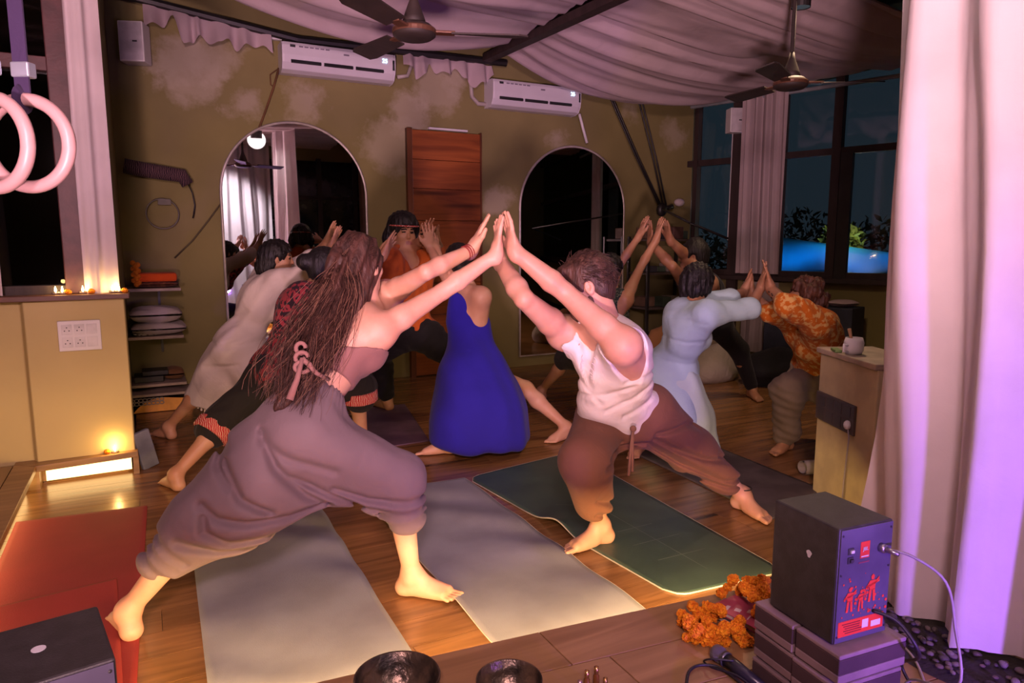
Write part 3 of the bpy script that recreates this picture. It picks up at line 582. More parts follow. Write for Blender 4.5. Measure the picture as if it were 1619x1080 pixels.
def hand(sd, g, q):
    J, s = g.J, g.s*1.02*g.fing; w, t = J['wr'+q], J['tip'+q]; fd = nz(t-w); n = nz(g.palm); n = nz(n-fd*(n@fd)); th = np.cross(fd, n)*(1 if q == 'R' else -1)
    P = lambda a, b, c=0.: w+(fd*a+th*b+n*c)*s
    sd.cone(P(-.02, 0), P(.03, 0), .024*s, .024*s, .02)
    sd.ell(P(.05, .002), (.05*s, .040*s, .0155*s), (fd, th, n), .015)
    sd.cone(P(.02, .02, .006), P(.05, .03, .008), .016*s, .012*s, .015)
    for off, ln, spread in ((-.031, .060, -.006), (-.0105, .075, -.001), (.0105, .082, .003), (.0305, .073, .007)):
        b0 = P(.078, off*.96, 0); b1 = P(.078+ln*.45, off+spread, .001); b2 = P(.078+ln*1.02, off+spread*1.6, .006)
        sd.cone(b0, b1, .0098*s, .0088*s, .006).cone(b1, b2, .0088*s, .0068*s, .004)
    sd.cone(P(.022, .026, .006), P(.058, .056, .012), .0135*s, .0112*s, .012).cone(P(.058, .056, .012), P(.088, .066, .012), .0112*s, .0085*s, .006)
def foot(sd, g, q):
    J, s = g.J, g.s; a, t = J['an'+q].copy(), J['toe'+q]; fd = t-a; fd[2] = 0; fd = nz(fd); sd_ = np.cross((0, 0, 1.), fd)*(1 if q == 'R' else -1)   # toward big toe side
    base = V3(a[0], a[1], 0.); P = lambda x, y, z: base+fd*x*s+sd_*y*s+V3(0, 0, z*s)
    sd.cone(a, P(-.03, 0, .034), .033*s, .033*s, .03)
    sd.cone(a+V3(0, 0, -.0), P(.10, .008, .036), .034*s, .024*s, .035)
    sd.cone(P(-.03, 0, .032), P(.13, -.018, .022), .030*s, .021*s, .03).cone(P(.05, .012, .03), P(.14, .022, .024), .024*s, .023*s, .03)
    for y0, y1, x1, r in ((.026, .028, .195, .0125), (.008, .011, .193, .0095), (-.008, -.006, .183, .009), (-.022, -.021, .172, .0085), (-.033, -.035, .158, .0085)):
        sd.cone(P(.135, y0, .020), P(x1, y1, .012), r*1.0*s, r*.95*s, .0015)
    sd.cone(a+sd_*.024*s+V3(0, 0, .0), a+sd_*.024*s, .016*s, None, .02).cone(a-sd_*.026*s+V3(0, 0, -.012), a-sd_*.026*s+V3(0, 0, -.012), .015*s, None, .02)
def head(sd, g):
    s = g.s; c = g.J['head']; ax = (g.hr, g.face, g.hu); P = lambda x, y, z: c+(g.hr*x+g.face*y+g.hu*z)*s; R = lambda *r: tuple(q*s for q in r)
    sd.cone(P(0, -.02, -.05), g.J['neck'], .054*s if g.fem else .06*s, (.056 if g.fem else .064)*s, .03)
    sd.ell(P(0, -.012, .022), R(.074, .094, .090), ax, .02)
    sd.ell(P(0, .032, -.040), R(.058, .062, .082), ax, .03)
    sd.ell(P(0, .052, -.092), R(.036, .034, .026), ax, .03)
    for x in (1, -1):
        sd.ell(P(.045*x, -.002, -.062), R(.018, .035, .03), ax, .03)
        sd.ell(P(.076*x, -.008, -.016), R(.010, .020, .031), ax, .008).ell(P(.083*x, -.004, -.012), R(.006, .010, .016), ax, .004, True)
        sd.ell(P(.031*x, .093, .000), R(.016, .014, .011), ax, .012, True)
        sd.ell(P(.030*x, .078, -.002), R(.0125, .0125, .0115), ax, .003)
        sd.cone(P(.014*x, .087, .016), P(.044*x, .076, .015), .008*s, .006*s, .012)
        sd.ell(P(.042*x, .058, -.032), R(.02, .02, .018), ax, .025)
        sd.cone(P(.011*x, .094, -.040), P(.011*x, .094, -.040), .0075*s, None, .006)
    sd.cone(P(0, .088, .004), P(0, .108, -.036), .0075*s, .0115*s, .010)
    sd.cone(P(-.017, .085, -.066), P(.017, .085, -.066), .0065*s, None, .004).cone(P(0, .094, -.064), P(0, .094, -.065), .006*s, None, .006)
    sd.cone(P(-.014, .085, -.077), P(.014, .085, -.077), .0075*s, None, .004)
def head_paint(g, brows=True):
    s = g.s; c = g.J['head']
    def fn(X):
        d = X-c; x = (d@g.hr)/s; y = (d@g.face)/s; z = (d@g.hu)/s; a = np.abs(x); o = np.zeros(len(X), int)
        o[(y > .07) & (np.abs(z+.002) < .0055) & (np.abs(a-.030) < .012)] = 1
        o[(y > .06) & (np.abs(z-.019-.05*(a-.03)*-1) < .0045) & (a > .013) & (a < .048)] = 2
        o[(y > .078) & (z < -.060) & (z > -.084) & (a < .019)] = 3
        return o
    return fn
M_eye = mat('eye_dark', (.02, .015, .012), .2); M_lip = mat('lips', (.42, .15, .13), .5)
def skinmat(name, c): return mat(name, c, .48, tuple(q*f for q, f in zip(c, (.93, .84, .80))), nscale=9, spec=.35, sub=.12, bump=.06, bscale=160)
SK = {'fair': skinmat('skin_fair', (.54, .31, .215)), 'rosy': skinmat('skin_rosy', (.51, .285, .20)), 'tan': skinmat('skin_tan', (.42, .23, .13)), 'brown': skinmat('skin_brown', (.30, .155, .085))}
def hairmat(name, c, c2): return mat(name, c, .52, c2, nscale=40, bump=.5, bscale=120, spec=.3, stretch=(1, 1, .25))
H_black = hairmat('hair_black', (.012, .010, .010), (.006, .005, .005)); H_brown = hairmat('hair_brown', (.075, .035, .024), (.035, .017, .012)); H_dark = hairmat('hair_darkbrown', (.035, .02, .016), (.015, .009, .008))
H_long = hairmat('hair_chestnut', (.062, .026, .019), (.03, .013, .010))
def person(key, label, S, skin, face, palm, h, fem=True, fing=1., brow=None, group=None):
    g = figure(J[key], S, fem, face, palm, fing); c = (J[key]['anR']+J[key]['anL'])/2
    e = empty('person', (c[0], c[1], 0), label, 'person', group)
    sd = SDF(); torso(sd, g); limbs(sd, g); head(sd, g); sd.cut((0, 0, .004), (0, 0, -1))
    sdf_object('body', sd, h, [SK[skin], M_eye, brow or H_dark, M_lip], e, 1, head_paint(g)); g.e = e; g.h = h; return g
def cap(g, m, grow=.012, fringe=.0, extra=None, name='hair', nape=-.075, amp=.0015, h=None):
    s = g.s; c = g.J['head']; ax = (g.hr, g.face, g.hu); P = lambda x, y, z: c+(g.hr*x+g.face*y+g.hu*z)*s
    sd = SDF(); sd.ell(P(0, -.014, .024), tuple((q+grow)*s for q in (.076, .095, .091)), ax, .01)
    sd.ell(P(0, -.055, -.035), tuple((q+grow)*s for q in (.060, .045, .055)), ax, .03)
    sd.ell(P(0, .118, -.055+fringe*-1), (.088*s, .105*s, .115*s), ax, .012, True)
    for x in (1, -1): sd.ell(P(.085*x, .0, -.03), (.022*s, .024*s, .040*s), ax, .01, True)
    if extra: extra(sd, P)
    sd.disp(ripple(amp, 210., g.hu, 3, 3.)); return sdf_object(name, sd, h or g.h, m, g.e, 1)

def patt(name, c1, c2, scale=60., kind='voronoi', thr=.35):
    if name in MATS: return MATS[name]
    m = fabric(name, c1); nt = m.node_tree; N = nt.nodes.new; L = nt.links.new; b = nt.nodes['Principled BSDF']; tc = nt.nodes['Texture Coordinate']
    if kind == 'voronoi': v = N('ShaderNodeTexVoronoi'); v.inputs['Scale'].default_value = scale; L(tc.outputs['Object'], v.inputs[0]); out = v.outputs['Distance']
    elif kind == 'wave': v = N('ShaderNodeTexWave'); v.inputs['Scale'].default_value = scale; v.inputs['Distortion'].default_value = 6; v.inputs['Detail'].default_value = 2; L(tc.outputs['Object'], v.inputs[0]); out = v.outputs['Fac']
    else:
        v = N('ShaderNodeTexNoise'); v.inputs['Scale'].default_value = scale; L(tc.outputs['Object'], v.inputs[0]); out = v.outputs['Fac']
    cr = N('ShaderNodeValToRGB'); cr.color_ramp.elements[0].position = thr; cr.color_ramp.elements[1].position = thr+.08; cr.color_ramp.elements[0].color = (*c2, 1); cr.color_ramp.elements[1].color = (*c1, 1)
    L(out, cr.inputs[0]); L(cr.outputs[0], b.inputs['Base Color']); return m
FWh = nz(V3(FW[0], FW[1], 0))
def cover(sd, g, to=.4, e=.006):
    # cloth never sinks below the skin
    J, s = g.J, g.s
    for q in 'RL':
        a, b, c = J['hip'+q], J['kn'+q], J['an'+q]; sd.cone(a, b, .085*s+e+.004, .056*s+e+.004, .03); sd.ell(a-g.pf*.035*s, (.085*s+e+.004,)*3, None, .02)
        if to > .1: sd.cone(b, b+(c-b)*to, .064*s+e, .062*s+e if to < .6 else .046*s+e, .02)
def trousers(g, m, rt=.10, rk=.075, rh=.07, to=.85, waist=.16, h=None, e=.016, folds_fn=None, amp=.0, name='trousers', hip_extra=None):
    J, s = g.J, g.s; sd = SDF(); axp = (g.pr, g.pf, g.t)
    sd.ell(J['pel']+g.t*.02, (.157*s+e, .112*s+e, .13*s+e), axp, .04)
    for q in 'RL':
        sd.ell(J['hip'+q]-g.pf*.035*s, (.088*s+e,)*3, None, .05)
    sd.cut(J['pel']+g.t*g.L*waist, g.t, .01)
    for q in 'RL':
        a, b, c = J['hip'+q], J['kn'+q], J['an'+q]; c2 = b+(c-b)*to
        sd.cone(a, b, rt*s, rk*s, .06).cone(b, c2, rk*s, rh*s, .04)
    if hip_extra: hip_extra(sd)
    if amp: sd.disp(ripple(amp, 45., nz(J['knR']-J['hipR']), 5, 2.))
    if folds_fn: sd.disp(folds_fn)
    cover(sd, g, to)
    return sdf_object(name, sd, h or g.h, m, g.e, 1)
def top(g, m, e=.016, hem=-.12, sleeve=0., rs=.058, neck=.075, h=None, amp=.002, name='top', loose=None, chest=True, shell=0., armhole=0., neckf=.05, rs2=None):
    J, s = g.J, g.s; sd = SDF(); torso(sd, g, e, .06, chest=chest)
    sd.cone(tpos(g, .92, 0, -.1), tpos(g, .92, 0, .1), .055*s+e, None, .04)
    if loose: loose(sd)
    for q in 'RL':
        a, b, c = J['sh'+q], J['el'+q], J['wr'+q]
        if sleeve > 0:
            sd.cone(tpos(g, .88), a, .06*s+e, .056*s+e, .04)
            if sleeve <= 1: sd.cone(a, a+(b-a)*sleeve, .054*s+e, rs*s, .03)
            else: sd.cone(a, b, .054*s+e, rs*s, .03).cone(b, b+(c-b)*(sleeve-1), rs*s, (rs2 or rs)*s, .02)
    sd.cut(J['pel']+g.t*g.L*hem, -g.t, .0)
    nb = J['neck']+g.t*.02; sd.ell(nb+g.f*neckf*s, (neck*s, neck*1.1*s, .10*s), (g.r, g.f, g.t), .01, True)
    if armhole:
        for q, sg in (('R', 1), ('L', -1)): sd.ell(J['sh'+q]-g.t*.03*s+g.r*sg*.03, (armhole*.8*s, armhole*.9*s, armhole*s*1.3), (g.r, g.f, g.t), .01, True)
    if amp: sd.disp(ripple(amp, 40., g.t, 8, 2.5))
    if shell: sd.shell(shell)
    return sdf_object(name, sd, h or g.h, m, g.e, 1)
# ------------------------------------------------------------------ woman with long hair, in front
g = person('p1', 'woman with long brown hair and dusky lilac harem trousers lunging, bare back toward us', 1.68, 'fair', RT*.36+FWh*.92+V3(0, 0, .06), nz(J['p2']['head']-J['p1']['head']), .0046)
P1 = g; j = g.J
u1 = j['anR']-j['anL']; u1[2] = 0; u1 = nz(u1); n1 = np.cross(u1, (0, 0, 1.)); zz = V3(0, 0, 1)
def on_plane(org, n, x, y): d = ray(x, y); return CC+d*((org-CC)@n)/(d@n)
Q1 = lambda x, y: on_plane(j['pel'], n1, x, y)
uv1 = lambda x, y: ((Q1(x, y)-j['pel'])@u1, (Q1(x, y)-j['pel'])@zz)
sd = SDF(); axp = (g.pr, g.pf, g.t)
sd.ell(j['pel']+g.t*.03, (.155, .118, .15), axp, .05)
sd.cut(j['pel']+g.t*.150, g.t, .01)
for A in ([(465, 676, .145), (415, 745, .165), (362, 808, .150), (302, 848, .102), (248, 884, .068)], [(410, 790, .145), (515, 757, .10)],
          [(500, 692, .125), (572, 737, .102), (628, 772, .090), (645, 806, .066)], [(520, 752, .095), (598, 778, .068), (640, 806, .05)]):
    sd.path([Q1(x, y) for x, y, r in A], [r for x, y, r in A], .06)
for q in 'RL': sd.cone(j['hip'+q], j['kn'+q], .11, .085, .06)
sd.path([j['knR'], j['knR']+(j['anR']-j['knR'])*.38], [.085, .068], .05); sd.path([j['knL'], j['knL']+(j['anL']-j['knL'])*.42], [.085, .064], .05)
FL = [[(418, 671), (437, 719), (481, 767), (518, 790)], [(326, 782), (348, 797), (392, 804), (459, 801), (515, 788)], [(355, 697), (348, 727), (367, 749)], [(459, 738), (515, 767), (570, 797), (626, 804), (667, 797)],
      [(526, 760), (578, 778), (637, 782), (665, 778)], [(289, 841), (348, 856), (422, 852), (496, 827)], [(330, 797), (330, 819), (367, 838), (441, 834), (515, 808)], [(607, 825), (644, 819), (667, 808)], [(222, 864), (248, 886), (267, 904)],
      [(237, 853), (263, 875), (281, 886)], [(418, 682), (459, 704), (526, 727)], [(359, 719), (385, 767), (430, 790)], [(250, 842), (276, 862), (296, 876)], [(600, 808), (640, 804)]]
sd.disp(folds([[uv1(*p) for p in ln] for ln in FL], j['pel'], u1, zz, .027, .016)); cover(sd, g, .40)
wq = j['pel']+g.t*.15
def gather(P):
    hgt = (P-wq.astype(np.float32))@g.t.astype(np.float32); a = np.arctan2((P-wq.astype(np.float32))@g.pr.astype(np.float32), (P-wq.astype(np.float32))@g.pf.astype(np.float32))
    return (.005*np.sin(a*26+3*np.sin(a*5))*np.exp(-(hgt/.06)**2)).astype(np.float32)
sd.disp(gather); sd.disp(ripple(.0025, 30., V3(.6, 0, -.6), 2, 2.))
M_harem = fabric('lilac_grey_cotton', (.17, .125, .135), .8, .3, 700, .2, 7)
sdf_object('trousers', sd, .0065, M_harem, g.e, 1)
# crop top: a band round the ribs that rises to the front, with straps
def band(g, e=.010):
    sd = SDF(); torso(sd, g, e, .05); sd.cut(tpos(g, .37), -g.t); sd.cut(tpos(g, .56, 0), nz(g.t-g.f*.55)); return sd
M_crop = fabric('dusty_rose_knit', (.22, .11, .10), .85, .2, 900, .15)
sdf_object('crop_top', band(g), .006, M_crop, g.e, 1)
b = MB()
for sg in (1, -1): b.tube([tpos(g, .70, .125, .075*sg), tpos(g, .82, .105, .085*sg), tpos(g, .95, .05, .075*sg), tpos(g, 1.0, -.02, .04*sg)], .006, 6)
b.build('shoulder_strap', M_crop, g.e, True)
kp = dep(478, 566, 2.325); b = MB()
for k in range(3): b.tube([kp+np.array((math.cos(a)*.026*(1-.2*k), .01*k, math.sin(a)*.018+(k-1)*.03)) for a in np.linspace(0, 5.6, 14)], .0075, 6)
b.tube([kp, dep(470, 600, 2.31), dep(458, 632, 2.29)], [.008, .010, .013], 6); b.tube([kp, dep(500, 590, 2.36), dep(520, 600, 2.42)], .008, 6)
b.build('back_knot', M_crop, g.e, True)
# long hair: mass plus strands
hp = j['head']; HP = lambda x, y, z: hp+(g.hr*x+g.face*y+g.hu*z)*g.s
tie = HP(0, -.115, .005)
cl = [tie, dep(536, 462, 2.58), dep(506, 520, 2.51), dep(480, 575, 2.44), dep(455, 632, 2.40)]
def longhair(sd, P):
    sd.cone(P(0, -.05, .02), tie, .085*g.s, .045*g.s, .03)
    sd.path([P(.02, -.05, -.03), dep(562, 470, 2.64), dep(530, 520, 2.54), dep(500, 575, 2.46)], [.060, .045, .03, .015], .04)
    sd.path(cl, [.05, .055, .058, .048, .022], .04)
    sd.path([dep(548, 470, 2.60), dep(500, 560, 2.47), dep(440, 640, 2.40)], [.045, .05, .012], .03)
    sd.disp(ripple(.006, 95., nz(cl[-1]-cl[0]), 5, 2.))
cap(g, H_long, .011, extra=longhair, amp=.001, h=.006)
def strands(name, m, g, n, roots, lines, wids, r=.0016, seed=0, nseg=18, curl=.012, parent=None):
    R = np.random.default_rng(seed); b = MB(); lines = [np.array(q) for q in lines]
    for i in range(n):
        p0 = roots(R); a, bb = np.clip(R.normal(0, .42, 2), -.95, .95); ph = R.uniform(0, 6, 3); end = R.uniform(.72, 1.08); pts = []
        for k in range(nseg+1):
            t = k/nseg*end; x = t*(len(lines)-1); i0 = min(int(x), len(lines)-2); f = x-i0; c = lines[i0]*(1-f)+lines[i0+1]*f; wq = wids[i0]*(1-f)+wids[i0+1]*f
            d = nz(lines[min(i0+1, len(lines)-1)]-lines[i0]); sx = nz(np.cross(d, FWh)); sy = np.cross(sx, d)
            q = c+sx*(a*wq+curl*t*math.sin(7*t+ph[0]))+sy*(-abs(bb)*wq*.9-.004+curl*t*math.sin(6*t+ph[1]))
            w0 = max(0, 1-t*5); pts.append(q*(1-w0)+p0*w0)
        b.tube(pts, [r*(1-.6*k/nseg) for k in range(nseg+1)], 3, caps=False)
    return b.build(name, m, parent or g.e, True)
def swept(n, seed):
    R = np.random.default_rng(seed); b = MB()
    for i in range(n):
        a = R.uniform(-2.5, 2.5); e0 = V3(math.sin(a), .35*math.cos(a)+.25, math.cos(a)*.9-.05); e0 = e0/np.linalg.norm(e0); e1 = nz(V3(R.normal(0, .12), -1, -.15+R.normal(0, .1))); pts = []
        for k in range(15):
            t = k/14; q = nz(e0*(1-t)+e1*t)*(1.0+.012*R.random()); pts.append(HP(q[0]*.0885, -.014+q[1]*.1075, .024+q[2]*.1035))
        b.tube(pts, .0016, 3, caps=False)
    return b.build('swept_hair', H_long, g.e, True)
swept(420, 12)
def roots1(R):
    th = R.uniform(-1.5, 1.5); ph = R.uniform(-.9, 1.0); return HP(math.sin(th)*.088*math.cos(ph), -.014-.105*math.cos(th)*math.cos(ph), .024+.102*math.sin(ph))
strands('hair_strands', H_long, g, 520, roots1, cl, [.04, .085, .105, .115, .105], .0017, 4, curl=.022)
strands('hair_strands', hairmat('hair_chestnut_light', (.23, .115, .075), (.12, .06, .04)), g, 190, roots1, cl, [.05, .095, .12, .135, .14], .0013, 9, curl=.045)
b = MB()      # twisted lock over the half-up tie
for k in range(3): b.tube([HP(-.07, -.09, .035), HP(-.035+.01*k, -.128, .02-.012*k), HP(.0, -.14, .0+.006*math.sin(k*2)), HP(.03, -.128, .02-.01*k), HP(.06, -.095, .035)], [.006, .011, .013, .011, .006], 6)
b.build('hair_twist', hairmat('hair_chestnut_light', (0, 0, 0), (0, 0, 0)), g.e, True)
wq1 = j['wrL']+(j['elL']-j['wrL'])*.06; dd = nz(j['elL']-j['wrL']); sx = nz(np.cross(dd, zz)); sy = np.cross(dd, sx)
for k in range(3): MB().tube([wq1+dd*.012*k+(sx*math.cos(a)+sy*math.sin(a))*.0285 for a in np.linspace(0, 6.283, 20, False)], .0032, 6, closed=True).build('bracelet', mat('red_thread', (.30, .035, .03), .7), g.e, True)
# ------------------------------------------------------------------ man in the white tank top
g = person('p2', 'bearded man in white sleeveless top and brown drawstring trousers lunging with raised palms', 1.76, 'rosy', -RT*.96+FWh*.10+V3(0, 0, -.30), nz(J['p1']['head']-J['p2']['head']), .0046, fem=False, brow=H_brown)
P2 = g; j = g.J
def short2(sd, P):
    sd.ell(P(0, .06, .075), (.062*g.s, .05*g.s, .03*g.s), (g.hr, g.face, g.hu), .02); sd.ell(P(0, -.02, .06), (.08*g.s, .095*g.s, .065*g.s), (g.hr, g.face, g.hu), .02)
cap(g, H_brown, .008, .0, short2, amp=.0008, h=.0055)
def crop(g, m, n, seed, ln=.035):
    R = np.random.default_rng(seed); b = MB(); c = g.J['head']
    for i in range(n):
        v = nz(R.normal(size=3)); 
        if v[2] < -.45 or (v[1] > .25 and v[2] < .62) or (abs(v[0]) > .75 and v[2] < -.05 and v[1] > -.25): continue
        q = np.array((v[0]*.086, -.014+v[1]*.104, .024+v[2]*.102)); t = nz(np.array((v[0]*.2, -.9, -.5))-v*(np.array((v[0]*.2, -.9, -.5))@v)+R.normal(0, .25, 3)); L = ln*R.uniform(.6, 1.2)
        pts = [c+(g.hr*w_[0]+g.face*w_[1]+g.hu*w_[2])*g.s for w_ in (q, q+t*L*.5+v*.006, q+t*L+v*.002)]; b.tube(pts, [.0014, .0012, .0005], 3, caps=False)
    return b.build('hair_strands', m, g.e, True)
crop(g, H_brown, 2600, 5)
def beard(g, m, th=.008):
    s = g.s; c = g.J['head']; P = lambda x, y, z: c+(g.hr*x+g.face*y+g.hu*z)*s; ax = (g.hr, g.face, g.hu)
    sd = SDF(); sd.ell(P(0, .055, -.10), ((.040+th)*s, (.036+th)*s, (.030+th)*s), ax, .02)
    for x in (1, -1): sd.ell(P(.046*x, .012, -.068), ((.02+th)*s, (.035+th)*s, .035*s), ax, .02)
    sd.cone(P(-.022, .09, -.056), P(.022, .09, -.056), .007*s, None, .006); sd.ell(P(0, .10, -.071), (.018*s, .02*s, .009*s), ax, .004, True)
    sd.disp(ripple(.002, 240., g.hu, 4)); return sdf_object('beard', sd, g.h, m, g.e, 1)
beard(g, H_brown)
def loose2(sd):
    sd.ell(tpos(g, .30, .03), (.160, .135, .15), (g.pr, g.pf, g.t), .06); sd.ell(tpos(g, .10, .02), (.178, .142, .13), (g.pr, g.pf, g.t), .06)
    sd.cone(tpos(g, .72, .09, .03), tpos(g, .30, .12, .0), .06, .08, .06)
M_tank = fabric('white_linen', (.70, .63, .60), .9, .2, 600, .3, 12)
def slit(sd_): pass
sd = SDF(); torso(sd, g, .016, .06, top=True); loose2(sd); sd.cone(tpos(g, .97, .0, -.085), tpos(g, .97, 0, .085), .055, None, .04)
sd.cut(j['pel']-g.t*.075, -nz(g.t+g.pf*.12), .0)
sd.ell(j['neck']+g.t*.045+g.f*.055, (.080, .085, .12), (g.r, g.f, g.t), .01, True); sd.cone(tpos(g, .88, .13), tpos(g, .64, .16), .035, .012, .01, True)
for q, sg in (('R', 1), ('L', -1)): sd.ell(j['sh'+q]-g.t*.10+g.r*sg*.03, (.072, .085, .155), (g.r, g.f, g.t), .01, True); sd.ell(j['sh'+q]+g.r*sg*.025, (.088, .105, .115), (g.r, g.f, g.t), .01, True); sd.cone(j['sh'+q], j['el'+q], .085, .08, .01, True)
sd.disp(ripple(.0035, 34., nz(g.t*.6+g.f*.5), 8, 2.5))
FT = [[(1000, 605), (960, 625), (925, 628)], [(1035, 600), (1000, 632), (960, 652)], [(1055, 618), (1020, 648), (990, 664)], [(905, 575), (925, 610), (950, 640)], [(1040, 585), (1010, 592), (985, 600)], [(915, 545), (922, 585), (935, 615)]]
Pt = lambda x, y: ((dep(x, y, 2.98)-j['pel'])@RT, (dep(x, y, 2.98)-j['pel'])@zz)
sd.disp(folds([[Pt(*p) for p in ln] for ln in FT], j['pel'], RT, zz, .010, .011))
sdf_object('tank_top', sd, .0062, M_tank, g.e, 1)
b = MB()
for k in range(14):
    t = k/13; sg = 1 if k % 2 else -1; a = tpos(g, .86-.26*t, .118+.03*math.sin(t*3), sg*.03*(1-t*.6)); b.tube([a, a+V3(-.01*sg, -.006, -.012), a+V3(-.006*sg, -.01, -.03)], .0016, 4)
b.build('frayed_edge', M_tank, g.e)
u2 = j['anL']-j['anR']; u2[2] = 0; u2 = nz(u2); n2 = np.cross(u2, (0, 0, 1.)); Q2 = lambda x, y: on_plane(j['pel'], n2, x, y); uv2 = lambda x, y: ((Q2(x, y)-j['pel'])@u2, (Q2(x, y)-j['pel'])@zz)
def hipx(sd):
    sd.path([j['hipR'], j['knR']+V3(.03, 0, -.02), j['knR']+(j['anR']-j['knR'])*.62], [.125, .092, .078], .06); sd.path([j['hipL'], j['knL']+V3(0, 0, -.01), j['knL']+(j['anL']-j['knL'])*.72], [.13, .105, .060], .06); sd.ell(j['pel']-zz*.06, (.13, .13, .10), None, .06)
FL2 = [[(1000, 682), (1040, 700), (1085, 716), (1130, 722)], [(995, 690), (950, 700), (915, 705)], [(1000, 690), (1060, 725), (1120, 752), (1165, 748)], [(1112, 712), (1135, 722), (1150, 735)], [(960, 690), (930, 712), (905, 716)], [(1075, 745), (1130, 762), (1172, 752)],
       [(905, 770), (940, 778), (965, 766)], [(912, 795), (945, 800), (966, 790)], [(1000, 672), (1050, 660), (1085, 668)], [(985, 700), (958, 735), (950, 760)]]
trousers(g, fabric('brown_cotton', (.155, .070, .042), .85, .05, 600, .25, 9), .108, .085, .07, .6, .11, .0065, .020, folds([[uv2(*p) for p in ln] for ln in FL2], j['pel'], u2, zz, .022, .014), hip_extra=hipx)
kn = dep(1001, 678, 3.02); b = MB()
for k, (x, y) in enumerate(((994, 752), (1000, 746))): b.tube([kn, dep(998+2*k, 700, 3.0), dep(x, y, 3.0)], [.006, .006, .007], 6)
b.ball(kn, .015, 8, 5); b.build('drawstring', fabric('brown_cord', (.22, .11, .075)), g.e, True)
MB().tube([j['anL']+V3(0, 0, .035)+.043*(np.array((math.cos(a), math.sin(a), 0))) for a in np.linspace(0, 6.283, 20, False)], .003, 6, closed=True).build('anklet', M_dark, g.e)
sd = SDF()
# ------------------------------------------------------------------ woman in the blue dress
J['p3'].update(anR=V3(1.67, 4.13, .085), toeR=V3(1.50, 4.19, .02), knR=V3(1.84, 4.28, .40), hipR=V3(1.93, 4.34, .48))
g = person('p3', 'woman in a long cobalt blue backless dress, seen from behind beside the dark green mat', 1.65, 'fair', -RT*.55+FWh*.8, nz(J['p4']['head']-J['p3']['head']), .0085, fing=1.1)
j = g.J
cap(g, H_black, .014, extra=lambda sd, P: sd.ell(P(0, -.11, .02), (.05, .045, .05), None, .02))
sd = SDF(); Qb = lambda x, y, t=4.68: dep(x, y, t)
sd.path([tpos(g, .72), tpos(g, .45), Qb(748, 600), Qb(755, 655), Qb(757, 690)], [.128, .125, .235, .315, .34], .08)
sd.cone(tpos(g, .60, .06), tpos(g, .95, .08), .10, .05, .05)
sd.cut(V3(0, 0, .045), V3(0, 0, -1), .06); sd.cut(tpos(g, .62, -.10), nz(g.t-g.f*.85), .02)
sd.disp(ripple(.007, 17., V3(0, 0, 1), 6, 1.2))
sdf_object('dress', sd, .009, fabric('cobalt_cotton', (.022, .016, .36), .9, .3, 500, .25, 6), g.e, 1)
MB().tube([tpos(g, .70, -.06, -.10), tpos(g, .9, -.03, -.10), tpos(g, 1.0, .02, -.06)], .010, 6).build('dress_strap', fabric('cobalt_cotton', (0, 0, 0)), g.e, True)
# ------------------------------------------------------------------ man with headband
g = person('p4', 'man in rust orange shirt, black trousers and headband before the wooden door', 1.78, 'tan', RT*.45-FWh*.80+V3(0, 0, -.05), nz(J['p3']['head']-J['p4']['head']), .0085, fem=False, fing=1.1, brow=H_black)
j = g.J; wavy = lambda sd, P: (sd.ell(P(0, -.02, .06), (.105, .115, .085), (g.hr, g.face, g.hu), .03), [sd.path([P(.085*x, -.02, .03), P(.105*x, -.02, -.05), P(.10*x, -.02, -.12)], [.035, .038, .022], .03) for x in (1, -1)])
cap(g, H_black, .016, .0, extra=wavy, amp=.003)
b = MB().tube([g.J['head']+(g.hr*math.cos(a)*.098+g.face*(math.sin(a)*.114-.012)+g.hu*.040)*g.s for a in np.linspace(0, 6.283, 28, False)], .012, 6, closed=True, flat=.5); b.build('headband', patt('headband_cloth', (.45, .05, .04), (.7, .65, .6), 120), g.e, True)
top(g, fabric('rust_cotton', (.40, .085, .015), .9), .022, -.16, .75, .066, name='shirt', amp=.005)
trousers(g, fabric('black_cotton', (.012, .011, .012), .9), .115, .10, .065, .88, .1, amp=.005)
# ------------------------------------------------------------------ woman in white kurta
g = person('p5', 'woman in long off-white fringed kurta leaning forward beside the tall mirror', 1.62, 'tan', RT*.94+FWh*.22+V3(0, 0, -.1), nz(RT+V3(0, 0, 0)), .0085, fing=1.1, brow=H_black)
j = g.J
cap(g, H_black, .016, extra=lambda sd, P: sd.path([P(0, -.06, .0), P(-.0, -.07, -.09), P(.0, -.05, -.13)], [.085, .075, .045], .03), amp=.004)
sd = SDF(); torso(sd, g, .02, .06); hemc = dep(334, 628, 4.95); sd.path([j['pel'], (j['pel']*.5+hemc*.5), hemc+nz(hemc-j['pel'])*.06], [.165, .165, .16], .08); sd.cone(j['hipL'], j['knL'], .12, .12, .06)
for q in 'RL': sd.cone(tpos(g, .88), j['sh'+q], .07, .07, .04).cone(j['sh'+q], j['el'+q], .07, .062, .03).cone(j['el'+q], j['el'+q]+(j['wr'+q]-j['el'+q])*.25, .062, .058, .02)
dn = nz(hemc-j['pel']); sd.cut(hemc+dn*.02, dn); sd.ell(j['neck']+g.t*.04+g.f*.03, (.07, .075, .07), (g.r, g.f, g.t), .01, True); sd.disp(ripple(.006, 24., dn, 8, 2.)); sd.disp(folds([[(-.25, .05), (.0, .02), (.2, .06)], [(-.2, -.12), (.05, -.1)], [(-.1, .2), (.1, .25)]], j['pel'], RT, zz, .008, .013))
M_kurta = fabric('offwhite_cotton', (.60, .52, .47), .9, .2, 500, .3, 8)
sdf_object('kurta', sd, .009, M_kurta, g.e, 1)
sx = nz(np.cross(dn, FWh)); b = MB()
